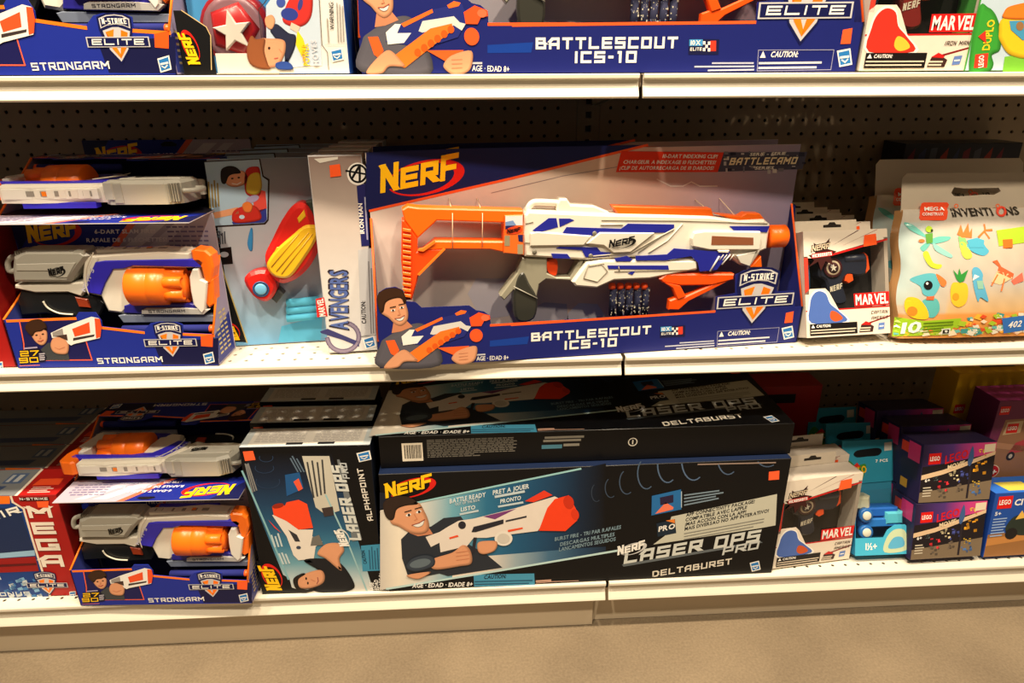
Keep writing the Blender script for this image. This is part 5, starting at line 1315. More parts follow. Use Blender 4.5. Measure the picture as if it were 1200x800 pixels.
# ================================================================== small pistol boxes (micro shots)
MSW, MSH, MSD = 6.75, 7.85, 1.9
MS = Fr((54.75, -13.85, ZM + .62), 5.0, 20, scale=.87)
kT = (925, 235, 4.846)
def microshots(name, hero, accent, gunc, title, label):
    t = thing('mini_blaster_box', MS, label, 'toy box', 'small pistol boxes')
    W_, H_, D_ = MSW, MSH, MSD
    IV = (226, 214, 198)
    @part('body', t)
    def body(mb):
        # window frame: four walls, a back and a front rim round the window
        mb.box(0, W_, 0, H_, -D_, -D_ + .04, (40, 38, 38), 0, IV)
        for a, b, c_, d_ in ((0, .05, 0, H_), (W_ - .05, W_, 0, H_), (0, W_, 0, .05), (0, W_, H_ - .05, H_)): mb.box(a, b, c_, d_, -D_, -.03, IV, 0, (200, 190, 178))
        lo = U(MS, 0, kT, [(60, 590), (560, 582)])
        mb.prism([(0, 0), (W_, 0), (W_, 2.05), (2.6, 2.0), (1.9, 3.3), (1.6, 3.6), (.4, 3.6), (0, 3.3)], -.04, 0, IV)
        mb.prism([(0, H_), (0, 5.9), (.9, 5.85), (W_ - 1.0, 6.95), (W_, 7.1), (W_, H_)], -.04, 0, IV)
        mb.box(0, .3, 3.2, 6.0, -.04, 0, (196, 60, 46)); mb.box(W_ - .3, W_, 2.0, 7.2, -.04, 0, (150, 140, 128))
    @part('hang_tab', body)
    def _(mb):
        sl = [(W_ * .42, H_ + .45), (W_ * .42, H_ + .65), (W_ * .48, H_ + .68), (W_ * .5, H_ + .85), (W_ * .56, H_ + .85), (W_ * .58, H_ + .68), (W_ * .64, H_ + .65), (W_ * .64, H_ + .45)]
        mb.box(0, W_ * .83, H_ - .1, H_ + 1.0, -D_ - .03, -D_, (214, 202, 184)); mb.poly(sl, (40, 34, 28), -D_ + .008)
    @part('front_print', body)
    def _(mb):
        a = Art(mb, MS, 0); a.q = lambda p: (p[0], p[1]); A = a
        R_ = (196, 30, 28)
        mb.poly([(.9, 5.85), (W_, 7.12), (W_, 6.98), (.9, 5.7)], R_, A.z(1)); mb.poly([(2.2, 6.7), (4.5, 7.8), (4.35, 7.8), (2.1, 6.65)], (70, 20, 20), A.z(1)); mb.poly([(3.2, 6.75), (6.0, 7.8), (5.9, 7.8), (3.1, 6.7)], (150, 60, 50), A.z(1))
        mb.poly([(0, 2.02), (W_, 2.08), (W_, 1.98), (0, 1.92)], R_, A.z(1)); mb.poly([(4.4, .75), (W_, 1.35), (W_, 1.25), (4.4, .62)], (130, 24, 24), A.z(1))
        # logo burst
        mb.poly([(.3, 5.2), (.8, 5.7), (.35, 6.1), (.9, 6.15), (.8, 7.0), (1.4, 6.6), (2.1, 7.3), (1.9, 6.5), (2.6, 6.3), (2.1, 5.95), (2.3, 5.3), (1.7, 5.6), (1.3, 4.9), (1.1, 5.6)], (60, 26, 24), A.z(2))
        mb.poly([(.6, 5.85), (2.3, 6.0), (2.25, 6.32), (.6, 6.2)], R_, A.z(3)); lettering(mb, 'NERF', (.55, 6.3), (2.05, 6.5), .5, (30, 26, 24), A.z(4), 'tech', t=.24, shear=.3, gap=.15); lettering(mb, 'NERF', (.6, 6.36), (2.05, 6.54), .4, (226, 206, 176), A.z(6), 'tech', t=.16, shear=.3, gap=.2)
        lettering(mb, 'MICROSHOTS', (.66, 5.9), (2.2, 6.04), .24, WHT, A.z(4), 'tech', t=.22)
        mb.poly([(3.9, 2.12), (W_ - .02, 2.15), (W_ - .02, 3.15), (3.85, 3.1)], (214, 30, 28), A.z(2)); lettering(mb, 'MARVEL', (4.0, 2.26), (W_ - .12, 2.28), .74, WHT, A.z(3), bold=True)
        for i, s in enumerate(title): w = .19 * len(s); lettering(mb, s, (W_ - .2 - w, 1.5 - i * .42 + (.0 if len(title) > 1 else -.1)), (W_ - .2, 1.52 - i * .42 + (.0 if len(title) > 1 else -.1)), .24, (80, 60, 54), A.z(3), 'tech', t=.16, shear=.2)
        mb.poly([(.25, .15), (4.05, .15), (4.05, 1.0), (.25, 1.0)], (22, 18, 18), A.z(6)); lettering(mb, 'CAUTION:', (.75, .72), (1.9, .72), .2, WHT, A.z(7), shear=.2); mb.poly([(.35, .7), (.5, .95), (.65, .7)], WHT, A.z(7))
        a.greek((.35, .52), (3.95, .52), 2, (0, -.2), .08, (214, 200, 180), 7, 3, .05)
        mb.poly([(4.2, .2), (5.3, .2), (5.4, .6), (4.9, .85), (4.4, .8)], (60, 36, 34), A.z(5)); mb.poly([(4.35, .75), (4.75, 1.0), (5.2, .82), (5.1, .7)], R_, A.z(6)); a.greek((4.3, .5), (5.2, .5), 2, (0, -.18), .09, (214, 200, 180), 7, 5)
        mb.poly([(5.75, .3), (6.25, .35), (6.3, .85), (5.8, .8)], (96, 126, 190), A.z(3)); mb.poly([(5.85, .52), (6.2, .54), (6.2, .62), (5.85, .6)], WHT, A.z(4))
        # plain colour panel where the hero's portrait is printed
        P = catmull([(.3, 1.0), (.2, 2.4), (.45, 3.2), (1.0, 3.55), (1.65, 3.3), (2.0, 2.5), (2.7, 1.9), (3.4, 1.0)], 4)
        mb.poly(P, WHT, A.z(2)); mb.poly([(1.4 + (p[0] - 1.4) * .9, 1.9 + (p[1] - 1.9) * .92) for p in P], hero, A.z(3))
        mb.poly(catmull([(2.0, 1.9), (2.5, 1.75), (2.9, 1.3), (2.3, 1.1), (1.9, 1.4)], 4), accent, A.z(4))
    @part('price_sticker', body, FILM)
    def _(mb): mb.poly([(4.75, 6.55), (5.85, 6.68), (5.8, 7.5), (4.85, 7.4)], (255, 96, 40), .05)
    @part('mini_blaster', t, PLASTIC)
    def g(mb):
        mb.prism(catmull([(1.5, 4.6), (1.7, 5.7), (2.6, 6.1), (4.2, 5.9), (5.3, 6.1), (5.5, 5.4), (5.3, 4.6), (4.6, 4.4), (3.8, 4.5), (3.4, 3.9), (3.7, 2.6), (3.0, 2.3), (2.4, 2.6), (2.2, 3.6), (2.0, 4.2)], 4), -1.4, -.5, gunc, .15)
        mb.lathe([(0, .32), (1.6, .32), (1.7, .25)], (3.6, 5.75, -.7), 'u', tuple(min(255, int(c * 1.3)) for c in gunc), 14)
        mb.prism([(4.9, 5.2), (5.3, 6.2), (5.6, 5.9), (5.7, 4.9), (5.4, 4.6)], -1.2, -.6, (240, 84, 30), .06); mb.prism([(3.6, 4.1), (3.7, 4.8), (4.2, 4.8), (4.3, 4.1), (3.9, 3.9)], -1.2, -.55, (240, 84, 30), .05)
        lettering(mb, 'NERF', (2.3, 3.3), (3.3, 3.55), .4, (200, 190, 170), -.48, 'tech', t=.2, shear=.25)
    @part('ring_emblem', g, PLASTIC)
    def _(mb):
        mb.lathe([(0, .75), (.1, .75), (.12, .6)], (2.55, 5.1, -.5), 'n', (70, 30, 34), 20); mb.lathe([(0, .56), (.13, .56), (.14, .42)], (2.55, 5.1, -.5), 'n', (196, 176, 150), 20); mb.lathe([(0, .42), (.15, .42)], (2.55, 5.1, -.5), 'n', (70, 40, 44), 20)
        mb.poly([(2.55 + (.3 if i % 2 == 0 else .12) * math.cos(math.radians(90 + 36 * i)), 5.1 + (.3 if i % 2 == 0 else .12) * math.sin(math.radians(90 + 36 * i))) for i in range(10)], (214, 206, 190), -.34)
    @part('foam_dart', t, FLAT)
    def _(mb): mb.lathe([(0, .26), (2.0, .26), (2.05, .25)], (.6, 3.4, -.8), 'v', (60, 110, 150), 12); mb.lathe([(0, .27), (.3, .27), (.4, .15)], (.6, 5.4, -.8), 'v', (240, 80, 40), 12)
    @part('window', t, CLEAR)
    def _(mb): mb.poly([(.05, 1.9), (W_ - .05, 1.9), (W_ - .05, 7.3), (.05, 6.2)], (255, 255, 255), -.05)
    return t
ms = microshots('x', (74, 104, 176), (196, 84, 40), (34, 38, 52), ('CAPTAIN', 'AMERICA'), 'white and red pistol box leaning back beside long rifle box, middle shelf')
for i, s in enumerate(('second', 'third', 'fourth')):
    clone(ms, Fr((54.9 + i * .03, -13.7 + (i + 1) * 2.2, ZM + .62), 4.5 - i * .5, 20, scale=.87), 'white pistol box %s in line behind the leaning one, middle shelf' % s, 'small pistol boxes')
clone(ms, Fr((55.4, -13.4, ZB + .12), 7.0, 3.5, scale=.95), 'white and red pistol box beside the long laser boxes, bottom shelf')
clone(ms, Fr((55.4, -11.0, ZB + .12), 6.0, 3.5, scale=.97), 'white pistol box behind the front one beside laser boxes, bottom shelf')
mi = microshots('y', (206, 50, 36), (236, 190, 60), (120, 34, 30), ('IRON MAN',), 'white pistol box with red portrait panel on the top shelf')
mi.matrix_world = Fr((54.95, -14.1, ZT + .03), 0, scale=.91).mat()
clone(mi, Fr((54.9, -11.6, ZT + .03), 0, scale=.91), 'unseen white pistol box added behind on the top shelf to block light', 'unseen pistol boxes added to block light')  # hidden extra, added to keep light out of the holes beneath it
for i in range(2): clone(cp, Fr((18.5, -10.9 + i * 3.4, ZT), 0), 'unseen star disc box added behind on the top shelf to block light', 'unseen disc boxes added to block light')  # unseen rear pair, added so that no light leaks through the deck

# ================================================================== bags of building bricks (inventions)
BGW, BGH = 10.2, 10.6
BG = Fr((60.95, -14.35, ZM + .55), 0, 16)
kU, kV = (1035, 175, 6.958), (1035, 280, 6.152)
def bulge(u, v):
    x = max(0.0, min(1.0, u / BGW)); y = max(0.0, min(1.0, v / 8.3))
    return .04 + 1.25 * (max(0.0, math.sin(math.pi * x)) ** .55) * (max(0.0, math.sin(math.pi * (.08 + .92 * y))) ** .6) - .9
BN = lambda u, v: bulge(u, v)
bg = thing('brick_bag', BG, 'cream plastic bag of building bricks, in front, at right of the middle shelf', 'brick bag', 'brick bags')
class BArt(Art):
    def q(s, p):
        x, y = s.k[0] + p[0] / s.k[2], s.k[1] + p[1] / s.k[2]; u, v = s.fr.uv(x, y, 0)
        for _ in range(4): u, v = s.fr.uv(x, y, bulge(u, v))
        return u, v
    def z(s, l=None): e = s.step * 2.5 * (s.l if l is None else l); return lambda u, v: bulge(u, v) + e
def bag_col(u, v):
    x, y = u / BGW, v / BGH
    c = [188, 180, 168]
    def mixc(c, d, t): return [c[i] + (d[i] - c[i]) * max(0, min(1, t)) for i in range(3)]
    c = mixc(c, (176, 206, 210), (.25 - x) * 3 * (1 if .2 < y < .7 else 0)); c = mixc(c, (226, 176, 110), (.32 - y) * 5 * (1 if .25 < x else .3)); c = mixc(c, (214, 184, 160), (y - .35) * 2 * (1 if y < .6 else 0) * (x > .3))
    if y < .15: c = mixc(c, (226, 140, 60), .7)
    return tuple(c)
@part('pouch', bg, FILM)
def bp(mb):
    nu, nv = 40, 44; V = []; C_ = []
    for j in range(nv + 1):
        for i in range(nu + 1):
            u = BGW * i / nu; v = 8.3 * j / nv; w = .06 * math.sin(v * 2.3 + i * .3) if 0 < i < nu else .12 * math.sin(v * 1.7)
            V.append((u + (w if i in (0, nu) else 0), v, bulge(u, v) + .02 * math.sin(u * 5 + v * 2.2) * math.sin(v * 3.1))); C_.append(bag_col(u, v))
    F_ = [[j * (nu + 1) + i, j * (nu + 1) + i + 1, (j + 1) * (nu + 1) + i + 1, (j + 1) * (nu + 1) + i] for j in range(nv) for i in range(nu)]
    mb.add(V, F_, C_, True)
    k = [(a, b, -1.75 - (n + .9) * .2) for a, b, n in V]
    mb.add(k, [f[::-1] for f in F_], [(200, 176, 140)] * len(k), True)
    per = [(i, 0) for i in range(nu + 1)] + [(nu, j) for j in range(1, nv + 1)] + [(i, nv) for i in range(nu - 1, -1, -1)] + [(0, j) for j in range(nv - 1, 0, -1)]
    ids = [j * (nu + 1) + i for i, j in per]; m = len(ids)
    mb.add([V[i] for i in ids] + [k[i] for i in ids], [[a, m + a, m + (a + 1) % m, (a + 1) % m] for a in range(m)], (196, 150, 100), True)
@part('header_strip', bp, FILM)
def _(mb):
    n0 = -1.05
    cu = 5.6; P = [(0.1, 8.15), (BGW - .1, 8.15), (BGW - .1, BGH - .3), (BGW - .35, BGH), (.35, BGH), (.1, BGH - .3)]
    hole = [(3.4, 9.35), (3.6, 9.7), (4.2, 9.62), (5.6, 9.62), (6.6, 9.62), (6.75, 9.4), (6.55, 9.18), (5.6, 9.2), (4.2, 9.12), (3.65, 9.12)]
    C_ = (184, 173, 156)
    for q in ([P[0], P[1], (BGW - .1, 9.12), (6.3, 9.18), (5.6, 9.2), (4.2, 9.12), (3.65, 9.12), (.1, 9.12)], [(.1, 9.12), (3.65, 9.12), (3.4, 9.35), (3.6, 9.7), (.1, 9.7)], [(6.3, 9.18), (BGW - .1, 9.12), (BGW - .1, 9.7), (6.6, 9.62), (6.75, 9.4)], [(.1, 9.7), (3.6, 9.7), (4.2, 9.62), (5.6, 9.62), (6.6, 9.62), (BGW - .1, 9.7), (BGW - .1, BGH - .3), (BGW - .35, BGH), (.35, BGH), (.1, BGH - .3)]):
        mb.prism(q, n0 - .05, n0, C_)
@part('brand_lettering', bp, FILM)
def _(mb):
    a = BArt(mb, BG).at(*kU)
    a.p([(290, 560), (310, 440), (330, 432), (520, 432), (535, 450), (515, 570), (490, 580), (305, 578)], (236, 78, 40), 2)
    a.t('MEGA', (328, 500), (490, 498), 28, WHT, 7, bold=True, shear=.2); a.t('CONSTRUX', (310, 540), (485, 538), 24, WHT, 7, bold=True, shear=.2)
    a.t('INVENT', (562, 548), (872, 538), 66, (36, 32, 30), 4, bold=True, shear=.12); a.t('I', (884, 538), (900, 537), 60, (36, 32, 30), 4, bold=True, shear=.12); a.t('NS', (1000, 535), (1110, 530), 62, (36, 32, 30), 4, bold=True, shear=.12)
    pts = [(958 + 32 * math.cos(math.radians(t)), 506 + 34 * math.sin(math.radians(t))) for t in range(0, 361, 20)]; a.line(pts, 16, (226, 70, 50), 4)
    for x, y in ((590, 462), (928, 462)): a.line([(x + 14 * math.cos(math.radians(t)), y + 14 * math.sin(math.radians(t))) for t in range(0, 361, 30)], 8, (232, 110, 60), 4)
@part('bag_print', bp, FILM)
def _(mb):
    a = BArt(mb, BG).at(*kU)
    TEAL = (104, 186, 176); LIME = (164, 196, 50); OR = (240, 120, 60); SKY = (80, 170, 200)
    a.p([(168, 596), (230, 610), (300, 660), (360, 720), (300, 700), (210, 650)], TEAL, 2, True); a.p([(380, 740), (450, 710), (545, 712), (520, 745), (400, 770)], TEAL, 2, True); a.p([(300, 800), (350, 760), (380, 770), (330, 830)], TEAL, 2, True)
    a.el(370, 650, 28, 26, LIME, 3); a.el(392, 660, 10, 10, (40, 60, 20), 4); a.p([(340, 690), (400, 680), (400, 760), (350, 770)], (90, 150, 60), 3); a.el(310, 745, 26, 14, OR, 3)
    a.p([(600, 690), (630, 610), (650, 680), (690, 600), (700, 680), (722, 640), (720, 720), (640, 720)], OR, 2); a.line([(780, 710), (830, 660), (880, 655)], 16, OR, 2); a.line([(830, 660), (822, 615)], 14, OR, 2); a.line([(830, 680), (860, 720)], 14, OR, 2)
    a.p([(610, 710), (660, 700), (690, 790), (620, 800)], (130, 190, 120), 2); a.p([(680, 740), (760, 720), (820, 740), (815, 800), (700, 800)], SKY, 3)
    a.p([(920, 660), (1148, 628), (1148, 760), (940, 790)], LIME, 2); a.p([(970, 735), (1050, 730), (1052, 800), (975, 805)], (248, 110, 40), 3)
    a.at(*kV)
    a.p([(285, 100), (320, 90), (360, 170), (420, 185), (400, 215), (340, 200), (300, 150)], (196, 206, 60), 2, True); a.p([(360, 30), (430, 70), (495, 115), (485, 135), (420, 110), (370, 75)], (140, 196, 190), 2, True); a.p([(550, 30), (590, 30), (640, 120), (600, 145), (565, 110)], (190, 206, 80), 2, True)
    a.p([(600, 40), (700, 20), (740, 60), (760, 90), (720, 120), (640, 90)], SKY, 2, True)
    a.p([(190, 290), (300, 250), (380, 255), (410, 320), (360, 410), (290, 400), (265, 340)], (90, 176, 190), 2, True); a.p([(378, 250), (450, 300), (440, 340), (410, 330)], OR, 3, True); a.el(320, 332, 32, 33, (24, 22, 24), 4); a.el(312, 320, 9, 9, WHT, 5)
    a.p([(285, 440), (380, 430), (405, 500), (370, 560), (320, 560), (290, 500)], (90, 176, 176), 2, True); a.p([(150, 470), (175, 420), (250, 430), (310, 500), (320, 570), (240, 575), (170, 540)], (248, 190, 40), 3, True); a.el(205, 520, 38, 34, (244, 130, 40), 4); a.p([(310, 415), (365, 410), (360, 440), (305, 438)], (206, 100, 60), 4)
    a.p([(495, 320), (540, 312), (600, 325), (610, 400), (590, 465), (540, 490), (495, 460), (482, 390)], (250, 186, 50), 2, True); a.el(520, 415, 24, 26, (240, 150, 40), 3); a.p([(500, 220), (535, 260), (545, 210), (560, 255), (610, 220), (580, 300), (550, 318), (525, 290)], (50, 140, 60), 3)
    a.p([(640, 220), (680, 205), (715, 250), (715, 300), (740, 380), (755, 450), (700, 420), (680, 450), (650, 340)], (90, 170, 206), 2, True); a.p([(655, 255), (690, 270), (640, 300)], WHT, 3); a.p([(670, 300), (715, 300), (720, 360), (680, 360)], (140, 190, 170), 3)
    a.p([(785, 160), (820, 150), (850, 200), (940, 250), (930, 290), (820, 240), (830, 200)], (236, 100, 60), 2); a.p([(820, 230), (900, 250), (930, 280), (840, 330), (780, 310)], (244, 196, 150), 2); a.line([(820, 260), (780, 330)], 10, OR, 3); a.line([(870, 290), (850, 370)], 10, OR, 3); a.p([(920, 300), (1000, 240), (1010, 300), (940, 330)], (240, 110, 90), 2)
    a.p([(80, 560), (290, 590), (560, 570), (545, 630), (480, 690), (60, 700)], (150, 190, 40), 3)
    a.t('10', (118, 680), (260, 668), 84, WHT, 6, bold=True, shear=.2)
    for i in range(4): a.greek((290 - i * 4, 606 + i * 22), (540 - i * 40, 592 + i * 22), 1, (0, 0), 8, (96, 130, 20), 5, i)
    a.p([(415, 648), (480, 642), (474, 684), (408, 686)], (230, 230, 220), 5); a.p([(424, 654), (470, 650), (466, 678), (420, 680)], (40, 40, 34), 6); a.el(446, 664, 10, 8, (230, 230, 220), 7)
    a.p([(850, 570), (1015, 550), (1015, 655), (862, 680)], (50, 110, 190), 5); a.t('402', (888, 640), (985, 628), 40, WHT, 6, bold=True, shear=.2)
    r = random.Random(7)
    for _ in range(260):
        x = 60 + r.random() * 950; y = 680 + r.random() * 60 if r.random() < .6 else 540 + r.random() * 150
        if y < 690 and x < 560: continue
        s = 14 + r.random() * 28; t = r.random() * 3
        if a.q((x, y + 18))[1] < .12: y -= 30
        if a.q((x, y + 18))[1] < .12: continue
        a.p([(x + s * math.cos(t), y + .6 * s * math.sin(t)), (x + s * math.cos(t + 1.5), y + .6 * s * math.sin(t + 1.5)), (x + s * math.cos(t + 3.1), y + .6 * s * math.sin(t + 3.1)), (x + s * math.cos(t + 4.6), y + .6 * s * math.sin(t + 4.6))], r.choice([OR, (220, 80, 40), TEAL, LIME, (244, 220, 190), (250, 180, 60), (60, 150, 150), (230, 226, 210)]), 2 + int(r.random() * 3))
clone(bg, Fr((61.0, -11.3, ZM + .55), 0, 16, scale=1.05), 'cream bag of building bricks behind, its handle hole standing above the front one')

# ================================================================== other small boxes
def plain_box(name, F, w, h, d, c, side, top, label, cat, draw, group=None):
    t = thing(name, F, label, cat, group)
    @part('body', t)
    def b(mb): carton(mb, w, h, d, c, side, top)
    @part('front_print', b)
    def p(mb):
        a = Art(mb, F, 0); draw(mb, a, w, h)
    return t
def lego(mb, u, v, s, z):
    mb.poly([(u, v), (u + s, v + s * .03), (u + s, v + s * .93), (u, v + s * .9)], (214, 26, 22), z); lettering(mb, 'LEGO', (u + s * .1, v + s * .3), (u + s * .9, v + s * .33), s * .34, WHT, z + .012, bold=True)
LMF = Fr((66.0, -13.5, ZB + .48), 1.4, 10)
k1, k2 = (1055, 570, 8.276), (1055, 490, 8.892)
def movie(mb, a, w, h):
    mb.grad([(.03, h * .62), (w * .4, h * .68), (w * .75, h * .76), (w - .03, h * .82)], [(.03, h - .04), (w * .4, h - .04), (w * .75, h - .04), (w - .03, h - .04)], [(40, 30, 60), (80, 50, 120), (196, 60, 130), (206, 70, 120)], a.z(1))
    mb.poly([(.03, h * .48), (w * .3, h * .56), (w * .5, h * .64), (w - .03, h * .84), (w - .03, h * .78), (w * .5, h * .56), (w * .3, h * .48), (.03, h * .40)][:8], (216, 186, 150), a.z(2))
    mb.poly([(.03, .03), (w - .03, .03), (w - .03, h * .34), (.03, h * .18)], (120, 104, 84), a.z(1)); mb.poly([(w * .66, .2), (w * .69, .2), (w * .69, h * .62), (w * .66, h * .6)], (40, 34, 40), a.z(2))
    lego(mb, .45, h * .66, .95, a.z(3))
    lettering(mb, 'LEGO', (1.75, h * .66), (3.5, h * .76), .62, (206, 26, 40), a.z(4), bold=True, shear=.2); lettering(mb, 'MOVIE', (2.0, h * .56), (3.3, h * .63), .34, (226, 206, 170), a.z(5), bold=True, shear=.2)
    mb.poly(catmull([(3.5, h * .7), (3.75, h * .95), (3.95, h * .75), (3.7, h * .6)], 3), (60, 90, 140), a.z(5))
    r = random.Random(1)
    for (u, v, s, c_) in ((1.75, 1.3, .6, (214, 50, 60)), (2.5, 2.0, .5, (214, 200, 160)), (3.4, 1.95, .6, (70, 80, 150)), (4.45, 2.5, .65, (232, 160, 40)), (4.3, .75, .6, (70, 110, 170)), (4.3, 1.25, .35, (232, 190, 70)), (1.1, 1.9, .25, (90, 110, 110)), (1.7, .7, .6, (90, 80, 70)), (4.5, 3.75, .4, (236, 190, 60)), (3.0, .9, .5, (110, 96, 84))):
        for j in range(9):      # loose heaps of small bricks
            x, y = u + (r.random() - .5) * s * 1.5, v + (r.random() - .5) * s * 1.5; w_, h_ = s * (.15 + .3 * r.random()), s * (.12 + .25 * r.random()); t_ = .3 * (r.random() - .3); f = .65 + .5 * r.random()
            mb.poly([(x, y), (x + w_, y + w_ * t_), (x + w_ - h_ * t_, y + h_ + w_ * t_), (x - h_ * t_, y + h_)], tuple(min(255, int(q * f)) for q in c_), a.z(3) + .0012 * (j % 5))
    a.q = lambda p: p
    lettering(mb, '6+', (.35, h * .36), (.75, h * .37), .24, WHT, a.z(3)); a.greek((.3, 1.2), (.95, 1.22), 4, (0, -.22), .09, (200, 190, 170), 3, 2)
    mb.poly([(w - .95, h * .82), (w - .1, h * .84), (w - .1, h * .97), (w - .95, h * .96)], (220, 206, 180), a.z(4))
mv = plain_box('brick_set_box', LMF, 5.65, 4.6, 2.6, (30, 25, 30), (40, 30, 70), (36, 30, 56), 'purple brick set box at the foot of the small stack, bottom shelf', 'toy box', movie, 'purple brick boxes')
@part('side_print', [c for c in bpy.data.objects if c.parent == mv][0])
def _(mb):
    for (v0, v1, n0, n1, c_) in ((3.0, 4.4, -.3, -1.6, (190, 50, 110)), (3.4, 4.2, -1.6, -2.4, (200, 60, 40)), (.6, 1.3, -1.4, -2.2, (226, 170, 50)), (1.6, 2.9, -.4, -2.3, (40, 34, 60))):
        mb.add([(-.006, v0, n0), (-.006, v1, n0), (-.006, v1, n1), (-.006, v0, n1)], [[0, 1, 2, 3]], c_)
def stack_at(du, dv, dy): return Fr(LMF.A + LMF.U * du + LMF.V * dv + Vector((0, dy, 0)), 1.4, 10)
clone(mv, stack_at(.1, 4.66, 0), 'purple brick set box on top of its twin, bottom shelf')
clone(mv, stack_at(.05, 0, 2.72), 'purple brick set box behind the foot of the small stack')
clone(mv, stack_at(.1, 4.66, 2.72), 'purple brick set box behind the upper one, its top showing')
clone(mv, stack_at(-.1, 0, 5.44), 'rearmost purple brick box in the dark, lower', 'rear purple boxes')
clone(mv, stack_at(-.3, 4.66, 5.44), 'rearmost purple brick box in the dark, raised on another', 'rear purple boxes')

CIF = Fr((71.95, -13.3, ZB + .28), 1.5, 6)
def city(mb, a, w, h):
    mb.poly([(.03, .03), (w - .03, .03), (w - .03, h * .42), (.03, h * .36)], (150, 104, 60), a.z(1)); mb.poly([(.03, h * .3), (w, h * .38), (w, h * .3), (.03, h * .18)], (190, 130, 70), a.z(2))
    lego(mb, .3, h * .76, 1.15, a.z(3)); lettering(mb, 'CITY', (1.65, h * .80), (3.3, h * .82), .5, WHT, a.z(3), bold=True, shear=.1)
    a.q = lambda p: p
    lettering(mb, '5+', (.25, h * .66), (.75, h * .66), .3, (220, 226, 236), a.z(3)); a.greek((.25, h * .6), (1.3, h * .61), 7, (0, -.24), .1, (150, 176, 216), 3, 4)
    mb.poly(catmull([(1.4, h * .4), (1.7, h * .6), (2.6, h * .66), (3.6, h * .6), (4.0, h * .4), (3.0, h * .32)], 4), (40, 50, 44), a.z(3)); mb.poly([(2.0, h * .58), (2.4, h * .72), (2.8, h * .6)], (226, 180, 80), a.z(4))
    for u in (1.9, 3.5): mb.poly([(u + .5 * math.cos(t), h * .36 + .5 * math.sin(t)) for t in [i * .524 for i in range(12)]], (28, 26, 28), a.z(4))
ci = plain_box('brick_set_box', CIF, 6.0, 5.45, 2.4, (30, 76, 160), (26, 64, 150), (46, 110, 206), 'blue brick set box with yellow sticker at the right edge of the bottom shelf', 'toy box', city)
@part('top_sticker', [c for c in bpy.data.objects if c.parent == ci][0], FILM)
def _(mb): mb.add([(1.3, 5.458, -.3), (3.6, 5.458, -.3), (3.3, 5.458, -1.6), (1.1, 5.458, -1.6)], [[0, 1, 2, 3]], (226, 210, 90))
# a low carton lifts the friends box behind the city one
def friends(mb, a, w, h):
    mb.poly([(.03, .03), (w - .03, .03), (w - .03, h * .80), (.9, h * .78), (.6, h * .3)], (150, 108, 80), a.z(1)); mb.poly([(.6, h * .45), (w, h * .3), (w, h * .36), (.6, h * .52)], (176, 130, 100), a.z(2))
    lego(mb, .2, h * .84, .8, a.z(3)); mb.poly([(1.0, h * .6), (2.4, h * .62), (2.4, h * .76), (1.1, h * .75)], (200, 176, 140), a.z(2)); lego(mb, 1.2, h * .62, .9, a.z(3))
    c = [(.95 + .7 * math.cos(t), h * .16 + .62 * math.sin(t)) for t in [i * .35 for i in range(18)]]
    mb.poly(c, (226, 206, 190), a.z(3)); mb.poly([(.95 + (p[0] - .95) * .9, h * .16 + (p[1] - h * .16) * .9) for p in c], (190, 26, 34), a.z(4)); lettering(mb, '4+', (.5, h * .12), (1.45, h * .12), .5, WHT, a.z(5), bold=True)
    for u, v in ((2.2, h * .34), (3.6, h * .4)): mb.poly([(u + .35 * math.cos(t), v + .4 * math.sin(t)) for t in [i * .524 for i in range(12)]], (40, 34, 34), a.z(3)); mb.poly([(u + .16 * math.cos(t), v + .2 * math.sin(t)) for t in [i * .524 for i in range(12)]], (190, 180, 170), a.z(4))
    mb.poly([(1.9, h * .36), (4.2, h * .42), (4.2, h * .6), (2.3, h * .5)], (180, 60, 70), a.z(2))
fb = Fr((72.7, -9.9, ZB + 4.55), 1.5, 0)
fr_ = plain_box('brick_set_box', fb, 7.0, 7.4, 2.6, (110, 40, 80), (96, 34, 76), (150, 50, 110), 'plum brick set box with a red age circle, above the blue one', 'toy box', friends)
def plainp(mb, a, w, h): lego(mb, .3, h * .5, .9, a.z(2)); mb.poly([(1.6, h * .3), (w - .4, h * .3), (w - .4, h * .8), (1.6, h * .8)], (200, 150, 40), a.z(1))
ylw = plain_box('brick_set_box', Fr((72.0, -6.2, ZB + 5.35), 1.5, 0), 8.0, 7.2, 2.6, (206, 160, 30), (196, 150, 28), (206, 160, 34), 'yellow brick set box in shade at the right rear of the bottom shelf', 'toy box', plainp)
@part('top_slot', [c for c in bpy.data.objects if c.parent == ylw][0])
def _(mb): mb.add([(2.6, 7.21, -1.0), (5.6, 7.21, -1.0), (5.6, 7.21, -1.5), (2.6, 7.21, -1.5)], [[0, 1, 2, 3]], (60, 66, 50))
sup = plain_box('brick_set_box', Fr((72.6, -9.8, ZB), 1.5), 7.2, 4.5, 2.4, (34, 80, 160), (30, 70, 150), (46, 110, 200), 'blue brick set box hidden behind the front blue one, under the plum one', 'toy box', plainp)
sup2 = plain_box('brick_set_box', Fr((72.0, -6.1, ZB), 1.5), 8.2, 5.3, 2.4, (196, 150, 28), (190, 140, 26), (200, 150, 30), 'yellow brick set box beneath its twin at the right rear', 'toy box', plainp)
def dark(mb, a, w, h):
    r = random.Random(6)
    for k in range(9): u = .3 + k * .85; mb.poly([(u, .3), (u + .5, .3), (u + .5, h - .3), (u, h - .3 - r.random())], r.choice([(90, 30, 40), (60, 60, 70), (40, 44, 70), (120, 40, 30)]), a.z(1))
plain_box('boxed_game', Fr((65.4, -3.4, ZM), 0), 9.0, 11.6, 2.8, (34, 34, 40), (30, 30, 36), (40, 40, 46), 'dark boxed game in the shade behind the brick bags', 'toy box', dark)
